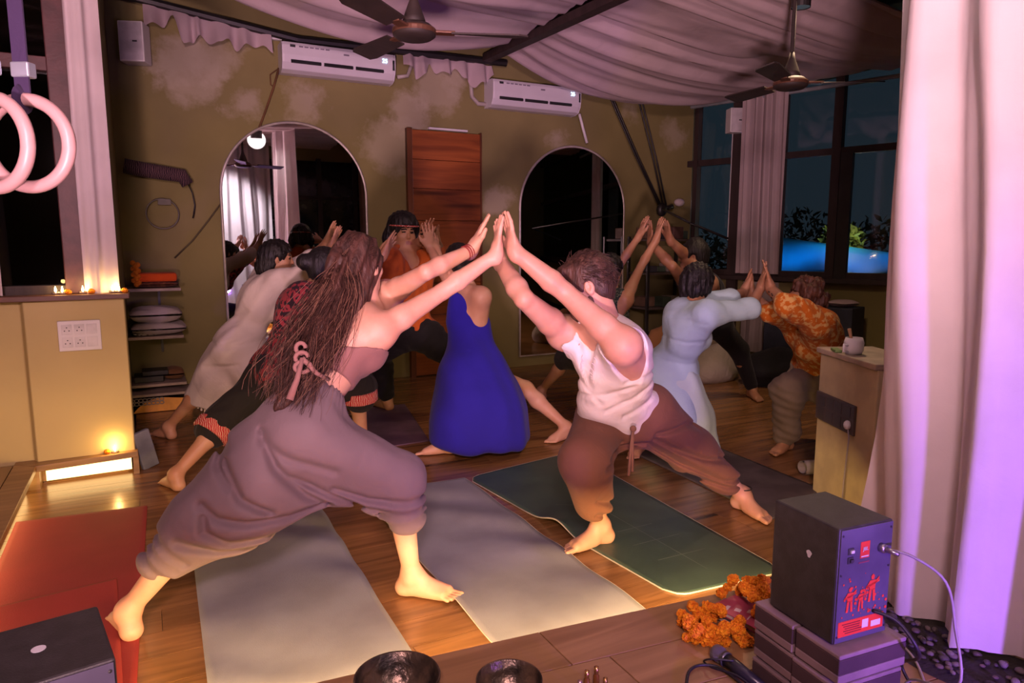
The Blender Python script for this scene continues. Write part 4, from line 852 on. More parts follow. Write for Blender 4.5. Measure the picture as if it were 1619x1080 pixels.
for k in range(11):
    a = hemc+dn*.02+sx*(-.14+.028*k)-FWh*.10; b.tube([a, a+V3(.004, 0, -.03), a+V3(.002, 0, -.075)], [.005, .003, .007], 5)
b.build('fringe', M_kurta, g.e)
# ------------------------------------------------------------------ woman in black with red trim
g = person('p6', 'woman in black and maroon with red checked trouser hems, half hidden behind the long-haired woman', 1.62, 'tan', RT*.85+FWh*.45, nz(RT+V3(0, 0, 0)), .0085, fing=1.1, brow=H_black)
j = g.J
cap(g, H_black, .014, extra=lambda sd, P: sd.ell(P(0, -.13, .03), (.05, .05, .05), None, .02))
top(g, patt('maroon_print', (.022, .012, .014), (.22, .03, .035), 38, 'noise', .46), .022, -.22, 1.3, .058, name='tunic', amp=.004)
M_blk2 = fabric('black_weave', (.018, .016, .015), .9); trousers(g, M_blk2, .115, .105, .105, .18, .1, amp=.004)
M_trim = patt('red_check_trim', (.36, .025, .03), (.55, .40, .30), 30, 'wave', .14)
for q in 'RL':
    a, b_ = j['kn'+q], j['an'+q]; d_ = nz(b_-a); sd = SDF(); sd.cone(a+d_*.02, a+d_*.11, .114, .112, .0); sd.cut(a+d_*.03, -d_); sd.cut(a+d_*.10, d_)
    sdf_object('trouser_trim', sd, .008, M_trim, g.e, 0)
# ------------------------------------------------------------------ woman in patterned vest, behind the tank-top man
g = person('p7', 'dark-haired woman in dark green patterned vest with arms raised, behind the tank-top man', 1.62, 'tan', RT*.62+FWh*.78, nz(J['p8']['head']-J['p7']['head']), .0085, fing=1.1, brow=H_black)
j = g.J
cap(g, H_black, .018, extra=lambda sd, P: sd.path([P(0, -.06, .0), P(0, -.085, -.1), P(.0, -.08, -.22)], [.088, .08, .04], .03), amp=.004)
top(g, patt('green_print', (.02, .03, .022), (.16, .19, .12), 70), .014, -.1, 0, neck=.09, armhole=.085, name='vest', amp=.003)
trousers(g, fabric('charcoal_shorts', (.03, .028, .03)), .115, .09, .08, .05, .1, amp=.004, name='shorts')
# ------------------------------------------------------------------ person in black leggings
g = person('p8', 'dark-haired person in black leggings with arms raised, behind the woman in pale blue', 1.74, 'brown', -RT*.9+FWh*.3, nz(J['p7']['head']-J['p8']['head']), .0085, fem=False, fing=1.1, brow=H_black)
j = g.J; cap(g, H_black, .016, extra=lambda sd, P: sd.ell(P(0, -.02, .10), (.06, .06, .045), None, .02))
beard(g, H_black)
top(g, fabric('black_jersey', (.012, .011, .013)), .014, -.12, 0, neck=.085, armhole=.08, name='vest', amp=.003)
trousers(g, fabric('black_jersey', (0, 0, 0)), .10, .078, .050, .90, .1, amp=.0, name='leggings', e=.018)
# ------------------------------------------------------------------ woman in pale blue
g = person('p9', 'dark-haired woman in pale blue kurta and wide trousers, back turned, palms raised', 1.64, 'tan', RT*.62+FWh*.75+V3(0, 0, -.15), nz(J['p10']['head']-J['p9']['head']), .008, fing=1.1, brow=H_black)
j = g.J
cap(g, H_black, .018, extra=lambda sd, P: (sd.ell(P(0, -.05, -.01), (.10, .085, .10), (g.hr, g.face, g.hu), .03), sd.path([P(-.05, -.08, -.06), P(-.06, -.10, -.13)], [.04, .012], .02), sd.path([P(.02, -.1, -.06), P(.02, -.12, -.14)], [.05, .012], .02)), amp=.004)
M_pale = fabric('pale_blue_cotton', (.40, .56, .60), .9, .2, 500, .25, 8)
sd = SDF(); torso(sd, g, .022, .06); hemc = dep(1062, 660, 4.45)
sd.path([j['pel'], hemc], [.175, .20], .08); sd.cone(j['hipL'], dep(1025, 660, 4.5), .14, .14, .06)
for q in 'RL': sd.cone(tpos(g, .88), j['sh'+q], .07, .07, .04).cone(j['sh'+q], j['el'+q], .072, .066, .03)
sd.cut(hemc+V3(0, 0, .0), nz(V3(-.1, 0, -1))); sd.ell(j['neck']+g.t*.04+g.f*.03, (.07, .075, .07), (g.r, g.f, g.t), .01, True)
sd.disp(ripple(.004, 26., nz(g.t+.4*g.r), 8, 2.)); sd.disp(folds([[(-.10, .26), (.02, .235), (.18, .25)], [(-.15, .12), (.05, .08), (.2, .1)], [(-.05, .38), (.1, .36)]], j['pel'], RT, zz, .005, .009))
sdf_object('kurta', sd, .009, M_pale, g.e, 1)
sd = SDF(); sd.path([dep(1075, 610, 4.42), dep(1100, 660, 4.42), dep(1118, 708, 4.40)], [.13, .115, .085], .05); sd.path([dep(1050, 620, 4.52), dep(1020, 690, 4.55)], [.13, .10], .05); sd.cut(V3(0, 0, .05), V3(0, 0, -1)); sd.disp(ripple(.006, 26., zz, 3, 2.))
sdf_object('wide_trousers', sd, .009, fabric('pale_aqua_cotton', (.47, .60, .58), .9, .2, 500, .25, 8), g.e, 1)
# ------------------------------------------------------------------ person in orange print
g = person('p10', 'curly-haired person in orange printed blouse and khaki trousers by the cream counter', 1.68, 'tan', -RT*.9-FWh*.25+V3(0, 0, .1), nz(J['p9']['head']-J['p10']['head']), .008, fem=False, fing=1.1, brow=H_dark)
j = g.J
def curls(sd, P):
    R = np.random.default_rng(3)
    for k in range(46):
        a = R.uniform(0, 6.28); b = R.uniform(-.7, 1.35); q = V3(math.sin(a)*.095*math.cos(b), math.cos(a)*.11*math.cos(b)-.02, .03+.10*math.sin(b))
        if q[1] > .055 and q[2] < .085: continue
        sd.ell(P(*q), (.027,)*3, None, .012)
cap(g, hairmat('hair_auburn', (.10, .04, .022), (.05, .02, .012)), .012, extra=curls, amp=.004)
beard(g, H_dark, .005)
top(g, patt('orange_print', (.50, .13, .012), (.62, .38, .12), 34, 'noise', .42), .028, -.14, .95, .075, name='blouse', amp=.006)
a0 = tpos(g, .0, .14, -.02); MB().tube([a0, a0+V3(0, 0, -.10)], .004, 5).ball(a0+V3(0, 0, -.12), .018, 8, 6, (1, 1, 1.3)).build('tassel', mat('cream_tassel', (.6, .42, .25)), g.e)
trousers(g, fabric('khaki_cotton', (.17, .13, .10), .9), .12, .10, .085, .9, .1, amp=.005)

# ================================================================== things on and at the walls
def text_mesh(name, s, size, origin, ux, uy, m, parent=None, ext=.0006, align='CENTER'):
    c = bpy.data.curves.new(name, 'FONT'); c.body = s; c.size = size; c.extrude = ext; c.align_x = align; c.align_y = 'CENTER'
    t = bpy.data.objects.new(name, c); COL.objects.link(t); dg = bpy.context.evaluated_depsgraph_get(); me = bpy.data.meshes.new_from_object(t.evaluated_get(dg)); bpy.data.objects.remove(t)
    ux, uy = nz(ux), nz(uy); n = np.cross(ux, uy); me.materials.clear(); me.materials.append(m)
    V = np.zeros(len(me.vertices)*3, np.float32); me.vertices.foreach_get('co', V); V = V.reshape(-1, 3); V = np.asarray(origin)+V[:, :1]*ux+V[:, 1:2]*uy+V[:, 2:]*n; me.vertices.foreach_set('co', V.astype(np.float32).ravel()); me.update()
    o = bpy.data.objects.new(name, me); COL.objects.link(o); return adopt(o, parent)
M_mirror = mat('mirror_silver', (.86, .87, .88), .015, nstr=.0, metal=1.)
M_frame = mat('pale_mirror_rim', (.55, .50, .45), .35, metal=.3)
def arch_mirror(x0, x1, ztop, z0, label):
    r = (x1-x0)/2; cx = (x0+x1)/2; zs = ztop-r
    out = [(x0, z0), (x1, z0)]+[(cx+r*math.cos(a), zs+r*math.sin(a)) for a in np.linspace(0, math.pi, 33)]
    e = empty('arched_mirror', (cx, YB-.03, z0), label, 'mirror', 'arched mirrors on the olive wall')
    n = len(out); V = [(x, YB-.035, z) for x, z in out]+[(x, YB-.012, z) for x, z in out]
    mesh('mirror_glass', V, [tuple(range(n))]+[tuple(range(n, 2*n))[::-1]]+[(i, n+i, n+(i+1) % n, (i+1) % n) for i in range(n)], M_mirror, e)
    MB().tube([(x, YB-.03, z) for x, z in out], .014, 8, closed=True).build('rim', M_frame, e, True)
arch_mirror(ony(350, 330, YB)[0], ony(578, 330, YB)[0], ony(465, 195, YB)[2], .12, 'large arched mirror left of the wooden door, reflecting white curtains')
arch_mirror(ony(820, 330, YB)[0], ony(984, 330, YB)[0], ony(900, 232, YB)[2], .12, 'large arched mirror right of the wooden door, under the air conditioner with drain hose')
# wooden door of stacked boards
dx0, dx1 = ony(641, 300, YB)[0], ony(757, 300, YB)[0]; dz = ony(700, 208, YB)[2]
do = struct(empty('door_1', ((dx0+dx1)/2, YB-.05, 0)))
M_door = wood('door_pine', (.30, .085, .02), (.16, .04, .01), 0, .4, 1.8); M_doord = wood('door_pine_dark', (.16, .05, .015), (.09, .028, .01), 2, .45)
z = .01; hh = [.36, .30, .34, .31, .36, .33, .30, .3]; q = sum(hh); hh = [h_*(dz-.02)/q for h_ in hh]
for h_ in hh: MB().box(((dx0+.055+dx1)/2, YB-.045, z+h_/2), (dx1-dx0-.06, .04, h_-.004)).build('door_board', M_door, do, bevel=.002); z += h_
MB().box((dx0+.025, YB-.05, dz/2), (.05, .06, dz)).build('door_stile', M_doord, do); MB().box((dx1-.008, YB-.05, dz/2), (.016, .06, dz)).build('door_stile', M_doord, do)
MB().box(((dx0*.6+dx1*.4)+.12, YB-.05, dz+.012), (.42, .04, .02)).build('top_strip', M_white, do)
# air conditioners
M_ac = mat('ac_white', (.66, .64, .68), .35, nstr=.04); M_slot = mat('ac_slot', (.03, .03, .035), .5); E_digit = emat('digit_glow', (.35, .75, 1.), 6.)
def aircon(xl, xr, zb, zt, label, n):
    e = empty('air_conditioner', ((xl+xr)/2, YB-.1, zb), label, 'air conditioner', 'air conditioners on the olive wall'); w = xr-xl; hgt = zt-zb; D = .21
    prof = [(0, 0), (-.10, 0), (-.165, .02), (-.20, .075), (-D, .14), (-D, hgt-.03), (-.195, hgt), (0, hgt)]; b = MB(); k = len(prof); V = []
    for x in (xl, xl+.02, xr-.02, xr): 
        f = .97 if x in (xl, xr) else 1.; V += [(x, YB+y*f, zb+(z_-hgt/2)*f+hgt/2) for y, z_ in prof]
    Fc = [(i*k+a, (i+1)*k+a, (i+1)*k+(a+1) % k, i*k+(a+1) % k) for i in range(3) for a in range(k)]+[tuple(range(k))[::-1], tuple(range(3*k, 4*k))]
    b.add(V, Fc).build('casing', M_ac, e, bevel=.006)
    for j_ in range(3): MB().box((xl+w*(.20+.28*j_), YB-.205, zb+.085), (w*.255, .02, .022), R=np.array(Matrix.Rotation(-.45, 3, 'X'))).build('vent', M_slot, e)
    MB().box((xl+w*.09, YB-D-.001, zt-.035), (.045, .004, .022)).build('badge', M_slot, e)
    for j_ in range(6): MB().box((xl+w*(.16+.045*j_), YB-D-.001, zt-.035), (.035, .003, .012)).build('badge_print', mat('ac_print', (.25, .22, .28), .5), e)
    MB().box((xl+w*.55, YB-D-.001, zt-.06), (.05, .003, .014)).build('badge_print', mat('ac_print', (0, 0, 0)), e)
    text_mesh('digit_display', '25', .052, (xl+w*.90, YB-D-.003, zt-.07), (1, 0, 0), (0, 0, 1), E_digit, e)
    MB().box((xr-.018, YB-D+.01, zt-.10), (.02, .02, .09)).build('side_grip', M_slot, e)
a0, a1 = ony(446, 90, YB-.2), ony(625, 110, YB-.2); aircon(a0[0], a1[0], ony(540, 121, YB-.2)[2], ony(540, 76, YB-.2)[2], 'white air conditioner above the mirror with the white curtain reflection', 1)
a2, a3 = ony(779, 140, YB-.2), ony(918, 165, YB-.2); aircon(a2[0], a3[0], ony(850, 174, YB-.2)[2], ony(850, 132, YB-.2)[2], 'white air conditioner with a short drain hose, right of the door', 2)
M_pipe = mat('wall_conduit', (.45, .40, .36), .5)
tag(MB().tube([ony(x, y, YB-.03) for x, y in ((745, 100), (744, 130), (746, 153), (756, 164), (780, 166))], .022, 8).build('conduit_pipe', M_pipe, smooth=True), 'pale conduit bending into the air conditioner right of the door', 'pipe')
tag(MB().tube([ony(x, y, YB-.14) for x, y in ((916, 180), (921, 200), (928, 226))], .016, 8).build('drain_hose', M_white, smooth=True), 'short white drain hose hanging from the air conditioner', 'hose')
tag(MB().tube([ony(x, y, YB-.03) for x, y in ((628, 122), (644, 120), (650, 105), (651, 92))], .02, 8).build('conduit_pipe', M_pipe, smooth=True), 'grey pipe at the side of the air conditioner above the tall mirror', 'pipe')
tag(MB().box(ony(436, 57, YB-.04), (.10, .05, .07)).build('socket_box', M_white, bevel=.005), 'small white socket box beside the air conditioner above the tall mirror', 'socket')
M_rope = mat('brown_rope', (.16, .075, .03), .9, bump=.4, bscale=200)
tag(MB().tube([ony(x, y, YB-.02) for x, y in ((441, 108), (432, 140), (421, 172), (408, 207))], .011, 6).tube([ony(x, y, YB-.02) for x, y in ((441, 108), (427, 118), (428, 134), (434, 138))], .006, 6).build('wall_rope', M_rope, smooth=True), 'brown rope running down the wall to the tall mirror', 'rope')
tag(MB().tube([ony(x, y, YB-.02) for x, y in ((352, 318), (330, 348), (305, 380), (276, 408))], .008, 6).build('wall_cable', mat('olive_cable', (.10, .08, .04), .7), smooth=True), 'thin cable running from the tall mirror down to the shelves', 'cable')
# wall loudspeakers
def wallbox(c, rz, sz, label, cable=None):
    e = empty('wall_speaker', c, label, 'wall speaker', 'small white wall loudspeakers'); MB().box(c, sz, rz).build('cabinet', M_white, e, bevel=.008)
    f = np.array((math.sin(rz), -math.cos(rz), 0)); r = np.array((math.cos(rz), math.sin(rz), 0)); MB().box(np.array(c)+f*(sz[1]/2+.001), (sz[0]*.9, .004, sz[2]*.93), rz).build('grille', mat('white_grille', (.62, .58, .62), .6, bump=.3, bscale=400), e)
    MB().box(np.array(c)+f*(sz[1]/2+.004)+r*.03, (.035, .003, .012), rz).build('badge', M_slot, e)
    if cable: MB().tube(cable, .005, 6).build('cable', M_white, e)
wallbox((ony(213, 68, YB-.12)[0], YB-.10, ony(213, 68, YB-.12)[2]), -.35, (.19, .16, .31), 'white wall loudspeaker above the corner shelves')
s_ = srw(1154); c = rw(s_, -.12); zz0 = dep(1154, 202, (rw(s_)-CC)@FW)[2]; wallbox((c[0], c[1], zz0), -.35, (.17, .14, .27), 'white wall loudspeaker on the dark window post', [(c[0]+.02, c[1]+.05, zz0-.1), (c[0], c[1]+.04, 1.4)])
# woven roll and steel ring on the wall
b = MB().tube([ony(x, y, YB-.10) for x, y in ((196, 262), (225, 268), (262, 274), (288, 278), (297, 292))], [.06, .062, .06, .06, .05], 12)
e = empty('woven_roll', ony(250, 275, YB-.1), 'dark striped woven roll hung on the wall above the steel ring', 'woven roll'); b.build('roll', patt('dark_weave', (.035, .02, .03), (.16, .09, .10), 22, 'wave', .3), e, True)
MB().tube([ony(x, y, YB-.09) for x, y in ((296, 288), (304, 305), (308, 325), (305, 345))], .006, 6).build('tail_cord', M_dark, e, True)
c = ony(257, 338, YB-.06); tag(MB().tube([c+V3(math.cos(a)*.125, 0, math.sin(a)*.125) for a in np.linspace(0, 6.283, 40, False)], .006, 6, closed=True).box(c+V3(.02, .02, .10), (.1, .05, .05)).build('steel_ring', mat('dull_steel', (.10, .085, .06), .5), smooth=False), 'thin steel ring hanging from a dark hook under the woven roll', 'ring')
# corner shelves
M_shelf = mat('shelf_board', (.42, .33, .27), .6)
SHX = (-.15, .26)
def shelf(px_y, label):
    z = ony(245, px_y, YB-.3)[2]; e = empty('corner_shelf', (.06, YB-.2, z), label, 'shelf', 'corner shelves'); MB().box((.055, YB-.2, z-.012), (.41, .40, .024)).build('board', M_shelf, e, bevel=.003)
    MB().box((.10, YB-.03, z-.10), (.02, .03, .16)).box((.10, YB-.14, z-.035), (.02, .24, .02)).build('bracket', M_dark, e); return z
z1 = shelf(455, 'corner shelf carrying the orange bundle'); z2 = shelf(530, 'corner shelf carrying the folded pale cushions'); z3 = shelf(604, 'lowest corner shelf with dark trays')
def cushion(name, c, sz, m, label, cat, group=None, seed=0, puff=.35):
    b = MB(); R = np.random.default_rng(seed); n1_ = smoothnoise(seed)
    def fn(sg):
        def f(u, v):
            x, y = 2*u-1, 2*v-1; e_ = (1-abs(x)**3.)*(1-abs(y)**3.); zz_ = sg*(.12+.88*max(e_, 0)**.5)*sz[2]/2*(1+.1*n1_(u*5+v*7)); return (c[0]+x*sz[0]/2*(1-.06*abs(y)**2), c[1]+y*sz[1]/2*(1-.06*abs(x)**2), c[2]+sz[2]/2+zz_)
        return f
    b.grid(fn(1), 16, 14); b.grid(lambda u, v: fn(-1)(1-u, v), 16, 14); o = b.build(name, m, None, True); return tag(o, label, cat, group)
M_pil = fabric('pale_cushion', (.52, .46, .46), .9)
cushion('cushion', (.065, YB-.21, z2+.105), (.40, .36, .13), M_pil, 'upper pale cushion on the corner shelf under the orange bundle', 'cushion', 'pale cushions', 2)
cushion('cushion', (.08, YB-.21, z2), (.42, .38, .11), M_pil, 'lower pale cushion on the corner shelf under the orange bundle', 'cushion', 'pale cushions', 3)
cushion('folded_shawl', (-.0, YB-.30, z2+.0), (.24, .14, .06), patt('grey_paisley', (.45, .40, .36), (.14, .12, .11), 45), 'grey patterned shawl folded before the pale cushions', 'shawl', None, 4)
tag(MB().box((.09, YB-.2, z1+.085), (.30, .28, .07)).build('folded_blanket', fabric('orange_red', (.65, .09, .015), .9), bevel=.02), 'bright orange-red folded blanket on the top corner shelf', 'blanket')
cushion('folded_blanket', (.08, YB-.2, z1), (.34, .30, .05), patt('dark_blanket', (.16, .05, .03), (.3, .12, .05), 30), 'dark reddish folded blanket under the orange-red one', 'blanket', None, 5)
gar = empty('marigold_strand', (-.03, YB-.28, z1+.1), 'orange marigold strand draped over the blankets on the corner shelf', 'garland')
for k in range(12): MB().ball((-.06+.02*math.sin(k*2.1), YB-.34+.01*(k % 3), z1+.03+.016*k), .022, 7, 5).build('flower', mat('marigold_dim', (.70, .20, .005), .8, bump=.8, bscale=120), gar)
for k, (x, s_) in enumerate(((-.02, (.22, .24, .05)), (.0, (.20, .2, .04)))): tag(MB().box((x+.03*k, YB-.2, z3+.026+.047*k), s_).build('storage_tray', mat('dark_tray', (.025, .022, .02), .5), bevel=.006), ['flat dark tray on the lowest corner shelf', 'smaller dark tray stacked on another on the lowest corner shelf'][k], 'tray')
cushion('cloth_bundle', (.17, YB-.2, z3), (.16, .2, .10), fabric('brown_bundle', (.22, .11, .05), .9), 'small brown cloth bundle on the lowest corner shelf', 'bundle', None, 7)
# carved low console with amber panel under the shelves
e = empty('carved_console', (.05, YB-.45, 0), 'carved low console with an amber arched panel, under the corner shelves', 'console'); cx = .06; cy = YB-.52
MB().box((cx, cy+.15, .145), (.44, .34, .02)).build('console_top', M_shelf, e)
b = MB()
for k in range(8):
    for i in range(2): b.tube([(cx-.21+.03*k+.016*math.cos(a), cy-.02, .11-.028*i+.013*math.sin(a)) for a in np.linspace(0, 6.283, 10, False)], .004, 5, closed=True)
b.build('carved_lattice', mat('carved_dark', (.35, .30, .25), .6), e)
MB().add([(cx-.21, cy, .005), (cx+.22, cy, .005), (cx+.22, cy, .075), (cx+.16, cy, .10), (cx+.0, cy, .12), (cx-.10, cy, .10), (cx-.17, cy, .05)], [tuple(range(7))]).build('amber_panel', mat('amber_panel', (.85, .38, .05), .5), e)
MB().box((cx, cy+.31, .07), (.44, .02, .14)).build('back_board', M_timber, e)
# ------------------------------------------------------------------ ceiling fans
def fan(c, az, label, ztop=3.55, R=.56):
    e = empty('ceiling_fan', c, label, 'ceiling fan', 'dark ceiling fans'); c = np.array(c, float); M_f = mat('fan_brown', (.028, .018, .015), .65); M_ring = mat('fan_copper', (.16, .075, .045), .35, metal=.4)
    MB().tube([c+V3(0, 0, .10), V3(c[0], c[1], ztop)], .013, 8).build('rod', M_f, e); MB().lathe([(.062, .03), (.05, .07), (.02, .15), (.014, .19)], c, 20).build('bell_cover', M_f, e, True)
    MB().lathe([(.001, -.035), (.085, -.034), (.105, -.02), (.105, .01), (.08, .032), (.001, .034)], c, 28).build('motor', M_f, e, True); MB().lathe([(.1055, -.012), (.109, -.006), (.109, .006), (.1055, .012)], c, 28).build('motor_band', M_ring, e)
    for k in range(3):
        a = az+k*2*math.pi/3; d = V3(math.cos(a), math.sin(a), 0); p = V3(-math.sin(a), math.cos(a), 0)
        MB().box(c+d*.14, (.12, .055, .012), a).build('blade_arm', M_ring, e, bevel=.003)
        n = 8; V = []
        for i in range(n+1):
            t = i/n; x = .18+(R-.18)*t; w_ = .050+.022*t-(.02 if i == n else 0); 
            for sg in (-1, 1): V.append(c+d*x+p*sg*w_+V3(0, 0, .012*sg-.004)); 
            for sg in (1, -1): V.append(c+d*x+p*sg*w_+V3(0, 0, .012*sg+.004))
        mesh('blade', V, [(i*4+q_, i*4+(q_+1) % 4, (i+1)*4+(q_+1) % 4, (i+1)*4+q_) for i in range(n) for q_ in range(4)]+[(0, 3, 2, 1), (n*4, n*4+1, n*4+2, n*4+3)], M_f, e)
def azpx(c, x, y):      # heading of a blade whose tip shows at a pixel, at the fan's height
    d = gz(x, y, c[2]+.0)-np.array(c); return math.atan2(d[1], d[0])
fc = dep(655, 50, 3.45); fan(fc, math.atan2(*(-(RT*.95+FWh*.15))[1::-1])+math.pi, 'dark ceiling fan hanging below the cloth swag near the tall mirror')
fc = dep(1250, 132, 4.5); fan(fc, math.atan2(*(RT*1.0-FWh*.1)[1::-1]), 'dark ceiling fan hanging before the pinkish window curtain')
# ------------------------------------------------------------------ gymnastic rings
M_ringw = mat('pale_ring', (.40, .25, .25), .4, nstr=.06); M_strap = fabric('violet_strap', (.035, .022, .06), .8)
def gymring(c, axis, label, sx):
    e = empty('gym_ring', c, label, 'gymnastic ring', 'gymnastic rings'); c = np.array(c, float); a_ = nz(axis); u_ = nz(np.cross(a_, (0, 0, 1.))); 
    MB().tube([c+u_*math.cos(t)*.102+V3(0, 0, 1)*math.sin(t)*.102 for t in np.linspace(0, 6.283, 48, False)], .0155, 12, closed=True).build('ring', M_ringw, e, True)
    b = MB().box(c+V3(0, 0, .75), (.005, .036, 1.3), math.atan2(u_[1], u_[0])+math.pi/2).build('strap', M_strap, e)
    MB().tube([c+a_*.021*math.cos(t)+V3(0, 0, .102+.021*math.sin(t)) for t in np.linspace(0, 6.283, 16, False)], .003, 6, closed=True, flat=5.).build('strap_loop', M_strap, e)
    MB().box(c+V3(0, 0, .17)+a_*.008, (.03, .045, .035), math.atan2(u_[1], u_[0])+math.pi/2).build('buckle', mat('buckle', (.45, .5, .6), .3, metal=.6), e, bevel=.004)
gymring(dep(-12, 226, 1.62), RT*.25+FWh, 'pale gymnastic ring on a violet strap, hanging nearer the half wall corner', 1)
gymring(dep(44, 227, 1.68), RT*.05+FWh, 'pale gymnastic ring on a violet strap, hanging beside the maroon window post', 1)
# ------------------------------------------------------------------ half wall details
py = 4.628
c0, c1 = ony(90, 508, py), ony(162, 552, py); e = empty('switch_plate', ((c0+c1)/2), 'white six-module socket plate on the cream half wall', 'socket plate'); mid = (c0+c1)/2; w_, h_ = c1[0]-c0[0], c0[2]-c1[2]
MB().box(mid+V3(0, -.006, 0), (w_, .014, h_)).build('plate', M_white, e, bevel=.004)
for k in range(3):
    for i in range(2):
        q = mid+V3((k-1)*w_*.29, -.014, (i-.5)*h_*.42); m_ = MB().box(q, (w_*.24, .004, h_*.33)).build('module', mat('module_white', (.68, .66, .66), .35), e, bevel=.001)
        if k < 2:
            for hx, hz in ((0, .012), (-.011, -.006), (.011, -.006)): MB().box(q+V3(hx, -.002, hz), (.006, .002, .006)).build('pin_hole', M_slot, m_)
M_clay = mat('clay', (.30, .10, .04), .8); M_wax = mat('tealight_metal', (.5, .45, .4), .3, metal=.7); E_fl = emat('flame', (1., .62, .22), 60.); M_mari = mat('marigold', (.95, .36, .006), .8, (.78, .20, .003), nscale=90, bump=1., bscale=150)
def petal_ball(r, seed=1):
    b = MB(); R = np.random.default_rng(seed)
    n, m = 14, 8; V = []; Fc = []
    for i in range(m+1):
        for k in range(n):
            a = 2*math.pi*(k+.5*(i % 2))/n; t = math.pi*i/m; q = r*(1+(.17 if (k+i) % 2 else -.10)+R.normal(0, .05)); V.append((q*math.sin(t)*math.cos(a), q*math.sin(t)*math.sin(a), -q*math.cos(t)*.85))
    b.add(V, [(i*n+k, i*n+(k+1) % n, (i+1)*n+(k+1) % n, (i+1)*n+k) for i in range(m) for k in range(n)]); return b
def tealight(loc, label, flames=1, power=1.2):
    e = empty('tealight', loc, label, 'candle', 'lit tealights'); x, y, z = loc
    for k in range(flames):
        dx = .032*(k-(flames-1)/2)
        MB().lathe([(.001, 0), (.018, 0), (.019, .014), (.017, .014), (.016, .010), (.001, .010)], (x+dx, y, z), 16).build('cup', M_wax, e, True)
        MB().lathe([(.0008, .012), (.005, .018), (.006, .024), (.004, .034), (.0005, .046)], (x+dx, y, z), 8).build('flame', E_fl, e, True)
    lamp('tealight_glow', 'POINT', (x, y-.03, z+.06), power, (1., .55, .18), .012)
def flower(loc, r, label, seed=1):
    o = petal_ball(r, seed).build('marigold', M_mari, None, True); o.location = loc; tag(o, label, 'flower', 'single marigold heads')
sy = 4.66; zs = 1.077
for k, (x, n_, lb) in enumerate(((93, 2, 'pair of lit tealights on the dark sill by the window glass'), (131, 1, 'single lit tealight on the dark sill below the maroon post'), (183, 2, 'pair of lit tealights at the end of the dark sill by the narrow curtain'))):
    p = ony(x, 458, sy); tealight((p[0], sy, zs), lb, n_, .30)
    p = ony(x+14, 458, sy); flower((p[0]+.0, sy-.0, zs+.012), .017, ['marigold head on the sill by the window glass', 'marigold head on the sill below the maroon post', 'marigold head at the end of the sill'][k], k)
p = gz(182, 716, ZP); tealight((p[0], p[1], ZP), 'single lit tealight on the platform edge at the foot of the half wall', 1, .8); flower((p[0]-.04, p[1]-.0, ZP+.012), .016, 'marigold head on the platform edge beside the tealight', 5)
c = gz(232, 742, 0); tag(MB().box(c+V3(-.0, .02, .12), (.10, .03, .24), R=np.array(Matrix.Rotation(.5, 3, 'Z') @ Matrix.Rotation(-.22, 3, 'Y'))).build('foam_block', mat('slate_foam', (.16, .17, .20), .8), bevel=.006), 'slate grey foam block leaning against the platform end post', 'yoga block')
# ------------------------------------------------------------------ mats
def yogamat(name, quad, m, label, th=.006, z0=.001, curl=None, edge=None, rc=.0, lift=None, group='yoga mats on the floor'):
    A, B_, C_, D_ = [np.array(q[:2], float) for q in quad]      # near-left, near-right, far-right, far-left
    e = empty('yoga_mat', (*((A+B_+C_+D_)/4), 0), label, 'yoga mat', group)
    def pos(u, v):
        if rc:      # rounded corners
            cu = min(u, 1-u); W = np.linalg.norm(B_-A); Lh = np.linalg.norm(D_-A); du = cu*W
            if du < rc: k = (rc-math.sqrt(max(rc*rc-(rc-du)**2, 0)))/Lh; v = k+v*(1-2*k)
        p = (A*(1-u)+B_*u)*(1-v)+(D_*(1-u)+C_*u)*v; zc = curl(u, v) if curl else 0.
        return (p[0], p[1], z0+zc)
    nu, nv = 24, 90; V = [np.array(pos(i/nu, j_/nv))+V3(0, 0, th) for i in range(nu+1) for j_ in range(nv+1)]; n = len(V); V += [v-V3(0, 0, th) for v in V]; I = lambda i, j_: i*(nv+1)+j_
    Fc = [(I(i, j_), I(i+1, j_), I(i+1, j_+1), I(i, j_+1)) for i in range(nu) for j_ in range(nv)]; Fc += [tuple(n+q for q in f[::-1]) for f in Fc]
    ring = [I(i, 0) for i in range(nu)]+[I(nu, j_) for j_ in range(nv)]+[I(i, nv) for i in range(nu, 0, -1)]+[I(0, j_) for j_ in range(nv, 0, -1)]
    Fs = [(ring[(k+1) % len(ring)], ring[k], ring[k]+n, ring[(k+1) % len(ring)]+n) for k in range(len(ring))]
    mesh('mat_sheet', V, Fc+Fs, m, e, True)
    if edge: MB().tube([V[k]-V3(0, 0, th*.5) for k in ring], th*.62, 5, closed=True).build('mat_edge', edge, e)
    return e, pos
M_grey = mat('grey_mat', (.255, .265, .30), .75, (.22, .225, .255), nscale=5, bump=.15, bscale=220)
M_edge = mat('pale_mat_edge', (.55, .50, .42), .7)
yogamat('grey', [gz(330, 1100), (gz(645, 1035)[0]+.01, 1.9), gz(520, 822)*1.0+V3(0, .35, 0), gz(312, 900)+V3(0, .75, 0)], M_grey, 'pale grey mat under the long-haired woman, nearer the red mats', curl=lambda u, v: .006*(1+math.sin(v*23+2.2*math.sin(u*3.1+v*5)))*(.4+.6*math.sin(u*2.8+v*3)**2))
yogamat('grey', [(gz(780, 1020)[0], 1.83), (gz(1020, 970)[0]+.01, 1.80), gz(735, 757), gz(735, 757)-V3(.61, -.02, 0)], M_grey, 'pale grey mat between the long-haired woman and the tank-top man', edge=M_edge, th=.005, curl=lambda u, v: .006*(1+math.sin(v*21+2.*math.sin(u*3.4+v*4+1)))*(.4+.6*math.sin(u*3.2+v*2+1)**2))
